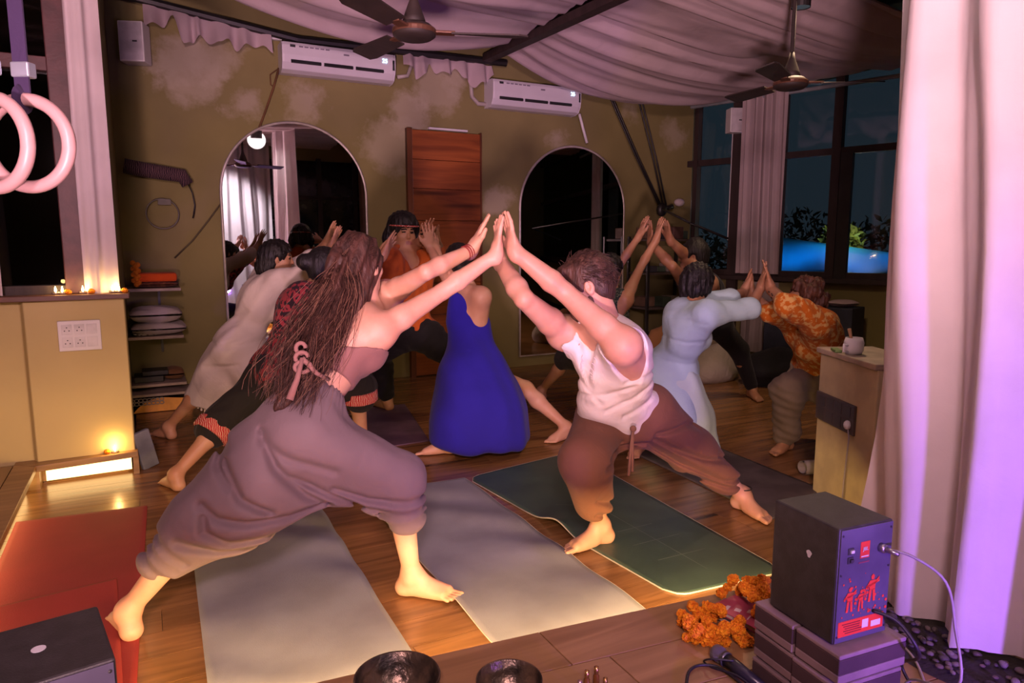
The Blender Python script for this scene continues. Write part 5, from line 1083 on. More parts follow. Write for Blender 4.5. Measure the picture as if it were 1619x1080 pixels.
M_green = mat('green_mat', (.045, .085, .065), .5, (.03, .06, .048), nscale=4, bump=.1, bscale=200)
gq = [gz(1068, 945), gz(1240, 905), gz(905, 716), gz(738, 757)]
def gcurl(u, v): return .045*math.exp(-((v-.47)/.07)**2)*max(0, 1-u*3.2)**1.5
ge, gpos = yogamat('green', gq, M_green, 'dark green mat with pale edge and printed lines under the man', edge=M_edge, th=.006, rc=.07, curl=gcurl)
def mline(u0, v0, u1_, v1_):
    a, b_ = np.array(gpos(u0, v0)), np.array(gpos(u1_, v1_)); d = nz(b_-a); s_ = np.cross(d, (0, 0, 1.))*.002; z_ = V3(0, 0, .0066); mesh('printed_line', [a-s_+z_, b_-s_+z_, b_+s_+z_, a+s_+z_], [(0, 1, 2, 3)], mat('mat_print', (.16, .21, .17), .6), ge)
for L_ in ((.5, .08, .5, .55), (.28, .17, .72, .17), (.28, .27, .72, .27), (.34, .36, .66, .36), (.5, .55, .25, .62)): mline(*L_)
yogamat('purple', [gz(585, 712), gz(679, 698), gz(640, 640), gz(560, 648)], mat('purple_mat', (.13, .07, .10), .7), 'dusky purple mat between the blue dress and the red-trimmed trousers')
yogamat('charcoal', [gz(1222, 822), gz(1300, 775), gz(1085, 688), gz(998, 716)], mat('charcoal_mat', (.12, .10, .095), .6), 'charcoal mat behind the tank-top man, under the pale blue trousers')
M_red = mat('red_mat', (.34, .034, .03), .7, (.29, .028, .025), nscale=3, bump=.12, bscale=200)
yogamat('red', [(-.62, 2.0), (-.11, 2.0), gz(233, 801), (gz(30, 817)[0], gz(233, 801)[1]+.05)], M_red, 'red mat lying along the glowing platform side, under the second red mat')
yogamat('red', [(-.64, 1.95), (-.12, 1.93), gz(185, 922), gz(0, 968)+V3(-.05, .0, 0)], M_red, 'second red mat overlapping the first red mat by the black loudspeaker', z0=.0078, curl=lambda u, v: .008*max(0, v-.85)/.15)
# ------------------------------------------------------------------ loudspeakers
M_box = mat('speaker_black', (.028, .026, .028), .5, nscale=30, bump=.12, bscale=300); M_panel = mat('speaker_panel', (.075, .065, .11), .4); M_redp = mat('red_print', (.62, .045, .02), .5); M_wp = mat('white_print', (.6, .58, .6), .5)
def speaker(origin, rz, zb, label, rear=True, side_logo=False, top_logo=False):
    """origin: centre of the base; local x = width, local -y = rear panel"""
    W, D, Hh = .178, .215, .298; e = empty('monitor_speaker', (origin[0], origin[1], zb), label, 'loudspeaker', 'black studio loudspeakers')
    cs_, sn = math.cos(rz), math.sin(rz); ex = V3(cs_, sn, 0); ey = V3(-sn, cs_, 0); P = lambda x, y, z_: V3(origin[0], origin[1], zb)+ex*x+ey*y+V3(0, 0, z_)
    MB().box(P(0, 0, Hh/2), (W, D, Hh), rz).build('cabinet', M_box, e, bevel=.005)
    yb = -D/2-.001; bx = lambda x, z_, w_, h_, m, nm, d=.003, par=None: MB().box(P(x, yb-d/2, z_), (w_, d, h_), rz).build(nm, m, par or e)
    pan = bx(0, Hh/2, W-.008, Hh-.008, M_panel, 'rear_panel', .002)
    yb -= .002
    bx(-.005, .235, .030, .042, M_redp, 'logo_plate', .001, pan); text_mesh('logo_letters', 'JBL', .013, P(-.005, yb-.0025, .238), ex, (0, 0, 1), M_wp, pan, .0003); bx(-.005, .2185, .024, .003, M_wp, 'logo_line', .0015, pan); bx(-.006, .203, .035, .003, mat('faint_print', (.25, .05, .08), .5), 'model_line', .001, pan)
    for z_ in (.238, .215): bx(-.052, z_, .018, .016, M_box, 'switch_well', .002, pan); bx(-.050, z_, .010, .007, M_wp if z_ > .22 else M_box, 'switch', .006, pan)
    MB().lathe([(.012, 0), (.011, .012), (.006, .014), (.001, .014)], P(.048, yb-.001, .232), 16, np.array(Matrix.Rotation(rz, 3, 'Z') @ Matrix.Rotation(math.pi/2, 3, 'X'))).build('input_jack', mat('jack_metal', (.4, .38, .4), .3, metal=.9), pan, True)
    # red splash with band silhouettes
    def sil(x, z_, s_):
        b = MB(); y = yb-.0016
        def poly(pts): b.add([P(x+px*s_, y, z_+pz*s_) for px, pz in pts], [tuple(range(len(pts)))])
        poly([(-.004, .050), (.004, .050), (.006, .058), (0, .064), (-.006, .058)]); poly([(-.009, .024), (.009, .024), (.010, .048), (-.010, .048)]); poly([(-.009, .026), (-.012, -.005), (-.005, -.005), (-.001, .026)]); poly([(.001, .026), (.004, -.005), (.011, -.005), (.009, .026)]); poly([(-.010, .046), (-.022, .030), (-.018, .026), (-.008, .038)]); poly([(.010, .046), (.020, .055), (.022, .050), (.010, .038)]); poly([(-.020, .036), (.022, .046), (.022, .042), (-.018, .030)])
        b.build('band_silhouette', M_redp, pan)
    sil(-.045, .085, .95); sil(-.008, .085, .75); sil(.028, .10, 1.05)
    b = MB(); R = np.random.default_rng(4)
    for k in range(46):
        x, z_ = R.normal(.0, .04), .105+R.normal(0, .03); x = max(-.078, min(.078, x)); r_ = R.uniform(.001, .0045); b.add([P(x+r_*math.cos(a), yb-.0013, max(z_, .07)+r_*math.sin(a)) for a in np.linspace(0, 6.283, 6, False)], [tuple(range(6))])
    b.build('red_splash', M_redp, pan)
    bx(-.002, .038, .150, .040, M_redp, 'warning_label', .001, pan)
    for k in range(5): bx(-.035+.002*k, .050-.006*k, .06-.006*(k % 3), .002, mat('label_print', (.12, .01, .01), .6), 'label_line', .0016, pan)
    bx(.012, .040, .02, .022, M_wp, 'label_sticker', .0016, pan); bx(.048, .034, .032, .015, M_wp, 'serial_sticker', .0016, pan)
    for sx_ in (-1, 1):
        for z_ in (.02, .18, .28): MB().lathe([(.003, 0), (.003, .0015), (.0005, .002)], P(sx_*.079, yb, z_), 8, np.array(Matrix.Rotation(rz, 3, 'Z') @ Matrix.Rotation(math.pi/2, 3, 'X'))).build('screw', M_dark, pan)
    # front baffle with woofer and tweeter
    f = D/2; Rf = np.array(Matrix.Rotation(rz, 3, 'Z') @ Matrix.Rotation(-math.pi/2, 3, 'X'))
    MB().lathe([(.066, 0), (.064, .006), (.056, .004), (.02, -.008), (.001, -.004)], P(0, f+.001, .105), 28, Rf).build('woofer', M_panel, e, True); MB().lathe([(.045, 0), (.04, .004), (.013, -.004), (.001, .002)], P(0, f+.001, .225), 24, Rf).build('tweeter', M_panel, e, True)
    if side_logo: c = P(-W/2-.001, -.02, .20); MB().add([c+ey*math.cos(a)*.008*(1+.3*math.sin(3*a))+V3(0, 0, math.sin(a)*.010) for a in np.linspace(0, 6.283, 14, False)], [tuple(range(14))]).build('side_mark', M_wp, e)
    if top_logo:
        MB().lathe([(.011, 0), (.011, .001), (.0005, .001)], P(-.01, .0, Hh), 20).build('top_badge', mat('silver_badge', (.6, .6, .65), .3), e)
    return e, P
sc = np.array((1.532, 1.150)); e_sp, SPK = speaker(sc, math.atan2(-.016, .17), .385, 'black studio loudspeaker on the striped blocks, red-printed rear panel toward us', side_logo=True)
speaker((-.188, 1.340), .17, .387, 'black studio loudspeaker beside the red mats, seen from above', top_logo=True)
tag(MB().box((-.188, 1.340, (ZP+.387)/2), (.2, .22, .387-ZP), .17).build('speaker_plinth', mat('plinth_black', (.02, .02, .02), .7), bevel=.004), 'dark plinth under the loudspeaker beside the red mats', 'plinth')
# striped foam blocks under the right loudspeaker
M_fd = mat('foam_plum', (.055, .030, .035), .85, bump=.1, bscale=300); M_fl = mat('foam_lilac', (.24, .17, .18), .85, bump=.1, bscale=300)
def block(c, rz, lb, s_=(.15, .115, .0765)):
    e = empty('foam_block', (c[0], c[1], c[2]), lb, 'yoga block', 'striped foam blocks under the loudspeaker')
    for z_, h_, m_ in ((.0125, .023, M_fl), (.0445, .041, M_fd), (.0705, .011, M_fl)): MB().box((c[0], c[1], c[2]+z_), (s_[0], s_[1], h_), rz).build('foam_layer', m_, e, bevel=.003)
bz = (.385-ZP)/3
names = [['bottom', 'middle', 'top'][k] for k in range(3)]
for k in range(3):
    zb = ZP+k*bz+.0005; o = .004*(k % 2)
    block((1.535-o, 1.075+o, zb), -.09, f'{names[k]} striped foam block of the stack below the loudspeaker rear panel', (.225, .140, bz))
    block((1.545+o, 1.222-.0*o, zb), -.09, f'{names[k]} striped foam block of the stack toward the marigold garlands', (.225, .140, bz))
# cables
def cable(name, pts, r, m, label, cat='cable'):
    P = [np.array(p, float) for p in pts]; out = []
    for i in range(len(P)-1):
        p0, p1, p2, p3 = P[max(i-1, 0)], P[i], P[i+1], P[min(i+2, len(P)-1)]
        for t in np.linspace(0, 1, 7)[:-1]: out.append(.5*((2*p1)+(p2-p0)*t+(2*p0-5*p1+4*p2-p3)*t*t+(3*p1-p0-3*p2+p3)*t**3))
    out.append(P[-1]); return tag(MB().tube(out, r, 7).build(name, m, smooth=True), label, cat)
M_cab = mat('grey_cable', (.33, .29, .31), .5); M_blk = mat('black_cable', (.015, .014, .016), .5)
j0 = SPK(.048, -.125, .232)
cable('audio_cable', [j0, j0+V3(.03, -.05, -.005), j0+V3(.085, -.10, -.06), j0+V3(.105, -.12, -.17), j0+V3(.085, -.15, -.30), gz(1440, 1075, .22), gz(1420, 1110, .15)], .0036, M_cab, 'grey audio cable looping from the loudspeaker rear jack')
tag(MB().tube([j0+V3(0, .012, 0), j0+V3(.006, -.03, -.002)], [.008, .0055], 10).build('cable_plug', mat('jack_metal', (0, 0, 0)), smooth=True), 'metal jack plug in the loudspeaker rear panel', 'plug')
j1 = SPK(.035, -.112, .068)
cable('power_cable', [j1, j1+V3(.03, -.05, -.015), j1+V3(.06, -.09, -.09), gz(1425, 1050, .2), gz(1450, 1100, .15)], .0045, M_blk, 'black power cable dropping from the loudspeaker rear')
cable('floor_cable', [gz(1385, 1000, .15), gz(1425, 1020, .146), gz(1450, 1050, .146), gz(1468, 1100, .146)], .004, mat('beige_cable', (.50, .42, .36), .5), 'beige cable lying on the platform behind the blocks')
# ------------------------------------------------------------------ pebbles along the curtain
tag(MB().grid(lambda u, v: (1.96+.30*v+.05*math.sin(u*9), 1.72-1.15*u, ZP+.001+.012*math.sin(v*math.pi)*(1+.4*math.sin(u*21))), 40, 8).build('gravel_bed', mat('dark_felt', (.03, .022, .022), .95, bump=.4, bscale=80), smooth=True), 'dark felt bed under the pebbles along the tall curtain', 'felt bed')
peb = []
for k in range(6):
    b = MB().ball((0, 0, 0), 1., 9, 6); R = np.random.default_rng(k); f_ = R.normal(0, .8, (3, 3)); b.V = [tuple(np.array(v)*(1+.06*math.sin(f_[0]@np.array(v)*2)+.05*math.sin(f_[1]@np.array(v)*3))) for v in b.V]
    me = bpy.data.meshes.new('pebble'); me.from_pydata(b.V, [], b.F); me.polygons.foreach_set('use_smooth', [True]*len(me.polygons)); me.materials.append(mat(f'pebble_stone_{k}', [(.10, .07, .07), (.15, .115, .115), (.07, .055, .055), (.2, .165, .165), (.05, .04, .045), (.13, .09, .08)][k], .6, bump=.2)); peb.append(me)
R = random.Random(3)
for k in range(230):
    u = R.random(); y = 1.70-1.1*u; x = 2.02+R.uniform(-.06, .12)+.03*math.sin(u*9); s_ = R.uniform(.008, .016)
    o = bpy.data.objects.new('pebble', peb[R.randrange(6)]); COL.objects.link(o); o.scale = (s_, s_*R.uniform(.65, .95), s_*R.uniform(.45, .65)); o.rotation_euler = (0, 0, R.uniform(0, 6)); o.location = (x, y, ZP+.016+o.scale[2]*.8+R.uniform(0, .006)); tag(o, 'small rounded pebble lying along the hem of the tall white curtain', 'pebble', 'pebbles along the tall white curtain')
# ------------------------------------------------------------------ marigold garlands
fm = [petal_ball(.0162, k) for k in range(3)]; fmesh = []
for b in fm:
    me = bpy.data.meshes.new('flower'); me.from_pydata(b.V, [], b.F); me.materials.append(M_mari); fmesh.append(me)
def garland(path, label, n, seed, z0, jit=.008):
    P = [np.array(p, float) for p in path]; e = empty('marigold_garland', P[0], label, 'garland', 'marigold garlands'); R = random.Random(seed); seg = [np.linalg.norm(b-a) for a, b in zip(P[:-1], P[1:])]; T = sum(seg)
    placed = []
    for k in range(n):
        s_ = T*k/(n-1)*.9999; i = 0
        while s_ > seg[i]: s_ -= seg[i]; i += 1
        p = P[i]+(P[i+1]-P[i])*s_/seg[i]; x, y = p[0]+R.uniform(-jit, jit), p[1]+R.uniform(-jit, jit); z = z0+.0125
        for q in placed:
            if (q[0]-x)**2+(q[1]-y)**2 < .019**2: z = max(z, q[2]+.021)
        z = min(z, z0+.056); placed.append((x, y, z)); o = bpy.data.objects.new('flower', R.choice(fmesh)); COL.objects.link(o); o.parent = e; o.matrix_parent_inverse = Matrix.Translation(-Vector([float(c_) for c_ in P[0]])); o.location = (x, y, z); o.rotation_euler = (R.uniform(-.6, .6), R.uniform(-.6, .6), R.uniform(0, 6)); f_ = R.uniform(.85, 1.15); o.scale = (f_,)*3
g0 = lambda x, y: gz(x, y, ZP+.015)
garland([g0(1078, 985), g0(1100, 978), g0(1125, 975), g0(1150, 990), g0(1172, 1000), g0(1180, 1012), g0(1160, 1016), g0(1140, 1008), g0(1118, 1000), g0(1095, 1002), g0(1082, 1000), g0(1090, 1010), g0(1115, 1014), g0(1140, 1016)], 'orange marigold garland heaped on the platform beside the microphone', 52, 5, ZP, .012)
g1 = lambda x, y: gz(x, y, ZP+.05)
garland([g1(1145, 938), g1(1165, 934), g1(1185, 938), g1(1205, 935), g1(1212, 945), g1(1195, 955), g1(1175, 946), g1(1188, 962), g1(1200, 970), g1(1212, 962)], 'orange marigold garland draped over the pink book', 46, 8, ZP+.036)
# books
bc = gz(1178, 968, ZP+.03)
def book(c, sz, rz, m, label, prints=None):
    e = empty('book', (c[0], c[1], c[2]), label, 'book', 'stacked books'); MB().box((c[0], c[1], c[2]+sz[2]/2), (sz[0]-.006, sz[1]-.006, sz[2]-.004), rz).build('pages', mat('book_pages', (.6, .52, .46), .8), e)
    for z_ in (.001, sz[2]-.001): MB().box((c[0], c[1], c[2]+z_), (sz[0], sz[1], .002), rz).build('cover', m, e)
    if prints: prints(e, c, sz, rz)
def bp(e, c, sz, rz):
    ex = V3(math.cos(rz), math.sin(rz), 0); ey = V3(-math.sin(rz), math.cos(rz), 0); o = np.array(c)+V3(0, 0, sz[2]+.0005)
    for x, y, w_, h_, cc in ((-.035, .05, .03, .012, (.7, .55, .55)), (-.02, .02, .02, .02, (.75, .6, .6)), (.005, -.01, .022, .018, (.6, .5, .42)), (.02, -.035, .02, .03, (.16, .10, .11)), (-.03, -.03, .03, .004, (.7, .55, .55))):
        p = o+ex*x+ey*y; MB().box(p, (w_, h_, .001), rz+.3).build('cover_print', mat(f'cover_print_{cc[0]}', cc, .6), e)
book((bc[0], bc[1], ZP), (.135, .19, .018), .18, mat('dark_cover', (.05, .03, .035), .5), 'dark book under the pink book beside the garlands')
book((bc[0]+.004, bc[1]-.004, ZP+.0185), (.13, .185, .016), .12, mat('pink_cover', (.42, .07, .12), .45), 'pink book with a printed cover, topped by a marigold garland', bp)
# microphone
ma, mb = gz(1128, 1028, ZP+.025), gz(1205, 1085, ZP+.02); d = nz(mb-ma); e = empty('microphone', (ma+mb)/2-V3(0, 0, .02), 'black handheld microphone with grey head lying by the garland', 'microphone')
MB().tube([ma-d*.004, ma+d*.008, ma+d*.028, ma+d*.045], [.010, .0235, .0245, .020], 16).build('head_grille', mat('mic_grille', (.26, .25, .27), .35, metal=.6, bump=.9, bscale=700), e, True); MB().tube([ma+d*.045, ma+d*.055], .0225, 16).build('collar', mat('mic_collar', (.15, .15, .17), .3, metal=.7), e, True)
MB().tube([ma+d*.055, ma+d*.09, ma+d*.2], [.020, .019, .012], 16).build('handle', mat('mic_body', (.02, .02, .022), .3), e, True)
cq = lambda x, y, z_=ZP+.008: gz(x, y, z_)
cable('microphone_cable', [cq(1085, 1100), cq(1088, 1065), cq(1105, 1052), cq(1135, 1055), cq(1165, 1075), cq(1190, 1100)], .0045, M_blk, 'thick black cable coiled beside the microphone')
cable('microphone_cable', [cq(1160, 1045, ZP+.04), cq(1125, 1042, ZP+.035), cq(1113, 1046), cq(1128, 1056), cq(1165, 1068, ZP+.02), cq(1200, 1095)], .0030, M_blk, 'thin black cable looped over the microphone')
# ------------------------------------------------------------------ singing bowls and little bottles
M_bronze = mat('hammered_bronze', (.17, .125, .085), .35, (.05, .042, .036), nscale=14, metal=.75, bump=.5, bscale=40)
def bowl(c, r, h_, label):
    e = empty('singing_bowl', (c[0], c[1], ZP), label, 'singing bowl', 'bronze singing bowls'); prof = [(.001, 0), (r*.55, .0), (r*.80, h_*.25), (r*.96, h_*.6), (r, h_*.97), (r*.985, h_), (r*.95, h_*.97), (r*.91, h_*.6), (r*.74, h_*.28), (r*.5, .006), (.001, .006)]
    MB().lathe(prof, (c[0], c[1], ZP), 44).build('bowl', M_bronze, e, True)
b1 = gz(628, 1070, ZP+.10); bowl(b1, .113, .105, 'larger hammered bronze singing bowl near the grey mat'); b2 = gz(805, 1072, ZP+.09); bowl(b2, .088, .09, 'smaller hammered bronze singing bowl near the little bottles')
M_amb = mat('amber_glass', (.20, .075, .02), .15, spec=.6); M_gold = mat('gold_cap', (.70, .40, .16), .25, metal=.9); M_silv = mat('silver_cap', (.55, .6, .75), .25, metal=.8)
for k, (x, y, m_, lb) in enumerate(((928, 1060, M_gold, 'tiny bottle with a gold cap, beside the silver-capped one'), (943, 1054, M_gold, 'tiny bottle with the tallest gold cap'), (957, 1072, M_gold, 'tiny bottle with a gold cap by the platform seam'), (938, 1082, M_silv, 'tiny bottle with a bluish silver cap'), (917, 1076, mat('rose_cap', (.55, .35, .4), .3, metal=.7), 'tiny bottle with a rose metal cap'), (978, 1084, M_gold, 'tiny bottle with a gold cap standing apart'))):
    p = gz(x, y, ZP+.065); e = empty('oil_bottle', (p[0], p[1], ZP), lb, 'bottle', 'little oil bottles'); MB().lathe([(.0085, 0), (.009, .002), (.009, .038), (.005, .044), (.005, .046)], (p[0], p[1], ZP), 14).build('vial', M_amb, e, True); MB().lathe([(.0062, .045), (.0066, .046), (.0064, .064), (.001, .065)], (p[0], p[1], ZP), 14).build('cap', m_, e, True)
# ------------------------------------------------------------------ counter half wall on the right
A_ = gz(1284, 775)[:2]; dq = np.array((-.418, -.908)); nr = np.array((.908, -.418)); Bq = A_+dq*.55
ho = tag(empty('counter', (*A_, 0)), 'cream counter wall with worn edge beside the tall white curtain', 'counter')
ct = .775
MB().prism([tuple(A_), tuple(Bq), tuple(Bq+nr*.28), tuple(A_+nr*.28)], 0, ct).build('counter_body', mat('counter_cream', (.56, .47, .26), .7, (.46, .38, .22), nscale=8, bump=.2, bscale=20), ho, bevel=.008)
MB().prism([tuple(A_-nr*.015-dq*.02), tuple(Bq-nr*.015), tuple(Bq+nr*.30), tuple(A_+nr*.30-dq*.02)], ct, ct+.03).build('counter_top', mat('counter_top', (.50, .40, .28), .6, bump=.2, bscale=25), ho, bevel=.006)
def onplane2(x, y): n3 = V3(*nr, 0); return on_plane(V3(*A_, 0), n3, x, y)
def plate2(x0, y0, x1, y1, label):
    a = onplane2(x0, y0); b_ = onplane2(x1, y1); c = (a+b_)/2; w_ = np.linalg.norm((b_-a)[:2]); h_ = a[2]-b_[2]; rz = math.atan2(dq[1], dq[0]); nn = V3(*nr, 0)
    e = empty('socket_plate', c, label, 'socket plate', 'brown socket plates on the counter'); MB().box(c-nn*.006, (w_, .014, h_), rz).build('plate', mat('brown_plate', (.10, .075, .065), .5), e, bevel=.003); dd = V3(*dq, 0)
    for k in range(4):
        for i in range(2): MB().box(c-nn*.014+dd*(k-1.5)*w_*.22+V3(0, 0, (i-.5)*h_*.46), (w_*.17, .004, h_*.36), rz).build('module', mat('brown_module', (.07, .055, .05), .4), e)
    return c, w_, h_
c_, w_, h_ = plate2(1295, 617, 1352, 690, 'large brown socket plate on the side of the cream counter')
pg = onplane2(1346, 672)-V3(*nr, 0)*.02; e = empty('power_plug', pg, 'white power plug with cable in the brown socket plate', 'plug'); MB().ball(pg, .02, 10, 6, (1, 1, 1.2)).build('plug_head', M_white, e, True); MB().tube([pg, pg+V3(-.01, -.02, -.06), pg+V3(-.0, -.0, -.3), pg+V3(.0, .0, -.55)], .004, 6).build('plug_cable', M_cab, e, True)
def on_top(x, y, z_): return gz(x, y, z_)
mc = on_top(1349, 560, ct+.03); e = empty('mug', (mc[0], mc[1], ct+.03), 'white mug holding a wooden spoon on the cream counter', 'mug'); MB().lathe([(.001, 0), (.036, 0), (.046, .02), (.048, .06), (.040, .085), (.037, .085), (.044, .06), (.042, .02), (.001, .006)], (mc[0], mc[1], ct+.03), 24).build('mug_body', M_white, e, True)
MB().tube([(mc[0]-.045*math.cos(.6), mc[1], ct+.075), (mc[0]-.075, mc[1], ct+.085), (mc[0]-.078, mc[1], ct+.05), (mc[0]-.042, mc[1], ct+.045)], .006, 7).build('mug_handle', M_white, e, True)
tag(MB().tube([(mc[0], mc[1], ct+.05), (mc[0]-.03, mc[1]+.01, ct+.16)], [.005, .009], 8).build('wooden_spoon', mat('spoon_wood', (.45, .25, .12), .6), smooth=True), 'wooden spoon standing in the white mug', 'spoon')
gp = on_top(1322, 556, ct+.03); tag(MB().box(gp+V3(0, 0, .008), (.09, .035, .016), .9).build('green_packet', mat('green_packet', (.18, .30, .08), .6), bevel=.004), 'small green packet beside the white mug', 'packet')
# rolled mat end peeping out behind the counter
rc_ = gz(1268, 752); tag(MB().grid(lambda u, v: (rc_[0]+.20*v*.9+(.045+.012*u)*0+.0, rc_[1]+.12*v*-.4+(.03+.015*u)*math.cos(u*11)*.9, .05+(.03+.015*u)*math.sin(u*11)), 40, 3).build('rolled_mat', mat('grey_roll', (.30, .26, .25), .8), smooth=True), 'loosely rolled grey mat lying at the foot of the cream counter', 'rolled mat')
# ------------------------------------------------------------------ far right corner: straps, rack, sacks
sp = [ony(968, 158, 6.62), ony(1008, 250, 6.62), ony(1046, 330, 6.62)]; sq = [ony(1012, 158, 6.66), ony(1035, 250, 6.65), ony(1052, 330, 6.62)]
def ribbon(name, pts, wd, label):
    b = MB()
    for dx in (-wd, wd): b.tube([np.array(p)+RT*dx for p in pts], .011, 6)
    return tag(b.build(name, M_dark, smooth=True), label, 'strap', 'black aerial straps')
e = ribbon('aerial_strap', [sp[0]+V3(0, 0, .5)]+sp, .012, 'slanting black aerial strap hanging beside the right mirror'); ribbon('aerial_strap', [sq[0]+V3(0, 0, .5)]+sq, .018, 'doubled black aerial strap hanging by the window corner'); ribbon('aerial_strap', [sp[-1], dep(1090, 352, 6.7), dep(1150, 377, 6.9)], .004, 'black strap pulled across to the dark window post')
tag(MB().ball(sp[-1]+V3(0, 0, -.01), .07, 10, 6, (1, .7, 1.2)).tube([sp[-1]+V3(.03, 0, 0), sp[-1]+V3(.16, 0, .03)], [.02, .03], 8).build('strap_knot', M_dark, smooth=True), 'bulky knot where the black aerial straps meet', 'knot')
tag(MB().ball(ony(1074, 320, 6.76), .06, 10, 6, (1.3, .8, .8)).build('cloth_wad', M_pil, smooth=True), 'pale cloth wad tucked in by the strap knot', 'cloth')
rk = empty('storage_rack', (5.15, YB-.3, 0), 'dark metal rack with cluttered shelves between the right mirror and window', 'rack')
rx0, rx1 = ony(1010, 450, YB-.3)[0], ony(1085, 450, YB-.3)[0]
for x in (rx0, rx1):
    for y in (YB-.46, YB-.10): MB().box((x, y, .72), (.03, .03, 1.44)).build('rack_post', M_dark, rk)
for z_ in (.18, .62, 1.02, 1.40): MB().box(((rx0+rx1)/2, YB-.28, z_), (rx1-rx0, .38, .025)).build('rack_shelf', mat('rack_board', (.10, .075, .06), .6), rk)
R = random.Random(12); cols = {'tan': (.30, .24, .20), 'maroon': (.12, .06, .05), 'black': (.05, .05, .06), 'brown': (.22, .13, .08), 'cream': (.34, .30, .26), 'green': (.08, .12, .08)}
for z_, lv in ((.193, 'lowest'), (.633, 'second'), (1.033, 'third'), (1.413, 'top')):
    x = rx0+.05; names_ = list(cols); R.shuffle(names_)
    while x < rx1-.12:
        w_ = R.uniform(.09, .16); h_ = R.uniform(.06, .16); cn = names_.pop(); tag(MB().box((x+w_/2, YB-.28+R.uniform(-.05, .05), z_+h_/2), (w_, R.uniform(.14, .24), h_), R.uniform(-.1, .1)).build('storage_box', mat(f'rack_item_{cn}', cols[cn], .7), bevel=.008), f'small {cn} storage box on the {lv} shelf of the dark rack', 'box', 'boxes on the dark rack'); x += w_+R.uniform(.02, .05)
M_sack = fabric('pale_sack', (.42, .36, .32), .9, .2, 400, .5, 10)
def sack(name, c, r, m, label, cat, seed=0, group=None):
    R = np.random.default_rng(seed); b = MB().ball((0, 0, 0), 1., 22, 14); f_ = R.normal(0, 2., (5, 3)); out = []
    for v in b.V:
        v = np.array(v); n_ = 1+.09*sum(math.sin(q@v*1.6+i) for i, q in enumerate(f_))/2; p = v*n_*np.array(r); p[2] = max(p[2], -r[2]*.62); out.append(p+np.array(c)+V3(0, 0, r[2]*.62))
    return tag(mesh(name, out, b.F, m, None, True), label, cat, group)
def fl_(x, y): return gz(x, y)
q = fl_(1140, 604); sack('cloth_sack', (q[0], q[1]+.1, 0), (.30, .20, .22), M_sack, 'pale cloth sack lying on the floor behind the black leggings', 'sack', 1, 'cloth sacks under the window')
q = fl_(1175, 600); sack('cloth_sack', (q[0]+.05, q[1]+.5, 0), (.30, .20, .42), fabric('tan_sack', (.34, .26, .20), .9), 'upright tan cloth sack against the low wall', 'sack', 2, 'cloth sacks under the window')
q = fl_(1112, 590); sack('cloth_bundle', (q[0]-.32, q[1]+.25, 0), (.24, .18, .30), fabric('rust_cloth', (.36, .17, .08), .9), 'rust coloured cloth bundle beside the pale sack', 'bundle', 3)
q = fl_(1215, 612); sack('black_bag', (q[0]+.15, q[1]+.1, 0), (.34, .24, .22), fabric('black_bag', (.012, .011, .014), .7), 'black soft bag on the floor under the window', 'bag', 4)
s_ = srw(1205); tag(curtain('hanging_cloth', [rw(srw(1180), -.16)[:2], rw(srw(1234), -.16)[:2]], .12, .93, fabric('taupe_cloth', (.28, .23, .21), .9), amp=.03, waves=3, seed=31), 'taupe cloth hanging below the window ledge', 'cloth')
s_ = srw(1242); p = rw(s_, -.12); tag(MB().box((p[0], p[1], .36), (.05, .04, .62), RA).build('white_board', M_white), 'narrow white board leaning on the low wall', 'board')
tag(MB().box(rw(srw(1300), -.35, .36), (.9, .36, .72), RA).build('low_cabinet', mat('cabinet_blue', (.03, .035, .06), .6), bevel=.01), 'dark blue cabinet under the windows', 'cabinet')
for k, (px, wd, hh, cc, lb) in enumerate(((1265, .18, .08, (.35, .28, .2), 'tan box on the dark blue cabinet'), (1300, .3, .05, (.5, .42, .42), 'pale folded cloth on the dark blue cabinet'), (1345, .26, .07, (.55, .42, .44), 'pinkish folded cloth on the dark blue cabinet'))):
    c = rw(srw(px), -.35, .72); cushion('folded_cloth', c, (wd, .22, hh), fabric(f'ledge_cloth_{k}', cc), lb, 'cloth', None, 20+k)
# ------------------------------------------------------------------ outside the windows
def outp(px, py_, t): return dep(px, py_, t)
gr = struct(MB().box((14, 6, -1.6), (30, 40, .1)).build('outside_ground', mat('dark_earth', (.02, .022, .018), .95)))
ta, tb, tc_, td = outp(1165, 366, 12.5), outp(1425, 402, 10.), outp(1425, 432, 7.9), outp(1165, 432, 9.2)
M_tarp = bpy.data.materials.new('blue_tarp'); M_tarp.use_nodes = True; nt = M_tarp.node_tree; b_ = nt.nodes['Principled BSDF']; b_.inputs['Base Color'].default_value = (.002, .26, .50, 1); b_.inputs['Roughness'].default_value = .6
t_ = nt.nodes.new('ShaderNodeBsdfTranslucent'); t_.inputs[0].default_value = (.002, .30, .58, 1); mx = nt.nodes.new('ShaderNodeMixShader'); mx.inputs[0].default_value = .6; nt.links.new(b_.outputs[0], mx.inputs[1]); nt.links.new(t_.outputs[0], mx.inputs[2]); nt.links.new(mx.outputs[0], nt.nodes['Material Output'].inputs[0])
tp = MB().grid(lambda u, v: (ta*(1-u)+tb*u)*(1-v)+(td*(1-u)+tc_*u)*v+V3(0, 0, .06*math.sin(u*14)*math.sin(v*3.1)-.1*math.sin(v*3.1)), 30, 8).build('blue_tarpaulin', M_tarp, smooth=True); tag(solid(tp, .01), 'bright blue tarpaulin roof lit up outside the window', 'tarpaulin')
tm = (ta+tb+tc_+td)/4
lamp('yard_light_glow', 'SPOT', tuple(tm+V3(.2, .2, -1.3)), 900, (.75, .9, 1.), .15, tuple(tm), math.radians(120), .6)
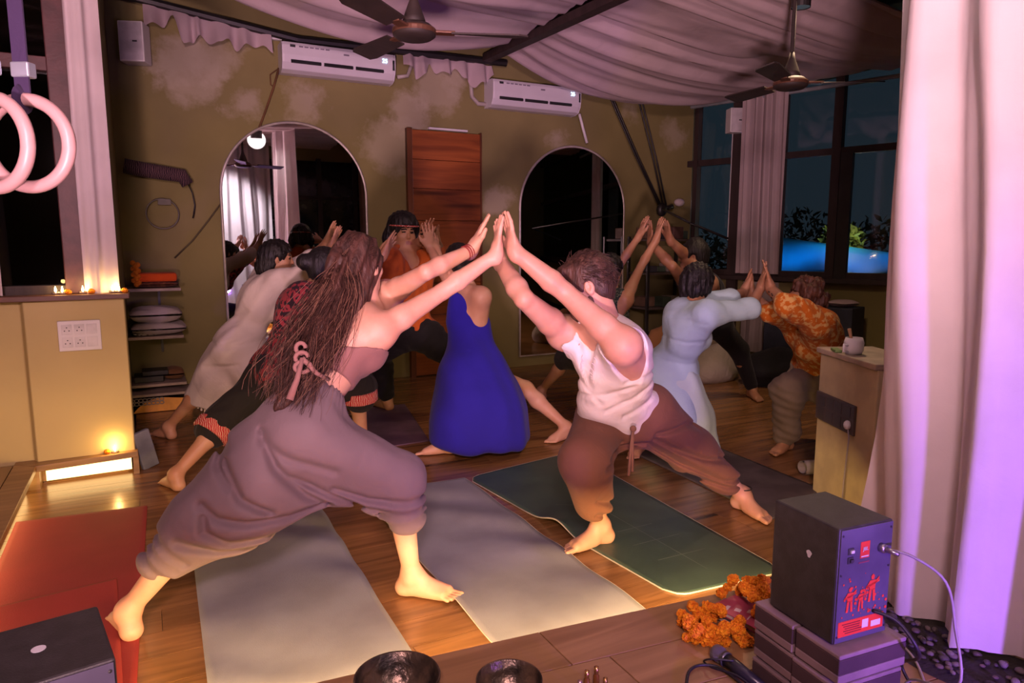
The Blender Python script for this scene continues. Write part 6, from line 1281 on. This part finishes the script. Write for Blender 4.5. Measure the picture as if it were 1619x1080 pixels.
ly = outp(1223, 426, 9.6); e = empty('yard_lamp', ly, 'small bright white yard lamp below the blue tarpaulin', 'lamp'); MB().box(ly, (.10, .05, .12), .6).build('lamp_glass', emat('yard_white', (.85, .95, 1.), 8), e); MB().tube([ly+V3(0, .06, -1.9), ly+V3(0, .06, .05)], .03, 8).build('lamp_post', M_dark, e)
def tree(name, base, h_, r_, n, m, label, seed):
    R = np.random.default_rng(seed); e = empty(name, base, label, 'tree', 'dark trees outside'); base = np.array(base, float)
    MB().tube([base, base+V3(.1, 0, h_*.4), base+V3(0, .1, h_*.8)], [.12, .09, .04], 8).build('trunk', M_timber, e, True); V = []; Fc = []
    for k in range(n):
        d = R.normal(size=3); d /= np.linalg.norm(d); c = base+V3(0, 0, h_*.75)+d*np.array((r_, r_, r_*.9))*R.uniform(.3, 1)**.5; a = R.normal(size=3); a /= np.linalg.norm(a); b_ = np.cross(a, R.normal(size=3)); b_ /= np.linalg.norm(b_); s_ = R.uniform(.06, .13); i0 = len(V); V += [c-a*s_, c+b_*s_*.4, c+a*s_, c-b_*s_*.4]; Fc.append((i0, i0+1, i0+2, i0+3))
    mesh('foliage', V, Fc, m, e, kind='stuff')
M_leafd = mat('leaf_dark', (.02, .035, .02), .7); M_leaf = mat('leaf_bright', (.14, .18, .03), .7)
for k, (px, t__, h_, r_) in enumerate(((1105, 16, 3.0, 1.0), (1265, 18, 3.6, 1.2), (1375, 13.5, 3.2, 1.1), (1720, 12, 3.4, 1.2))):
    q = dep(px, 400, t__); tree('dark_tree', (q[0], q[1], -1.5), h_, r_, 900, M_leafd, ['dark tree outside beyond the window corner', 'tall dark tree outside behind the blue tarpaulin', 'dark tree outside by the lit shrub', 'dark tree outside beyond the tall curtain'][k], k)
q = dep(1332, 372, 11.2); tree('lit_shrub', (q[0], q[1], -.2), 2.1, .32, 420, M_leaf, 'yellow-green shrub lit up above the blue tarpaulin', 9); lamp('shrub_light_glow', 'POINT', (q[0]-.5, q[1]-.5, 1.6), 14, (1, .9, .5), .05)
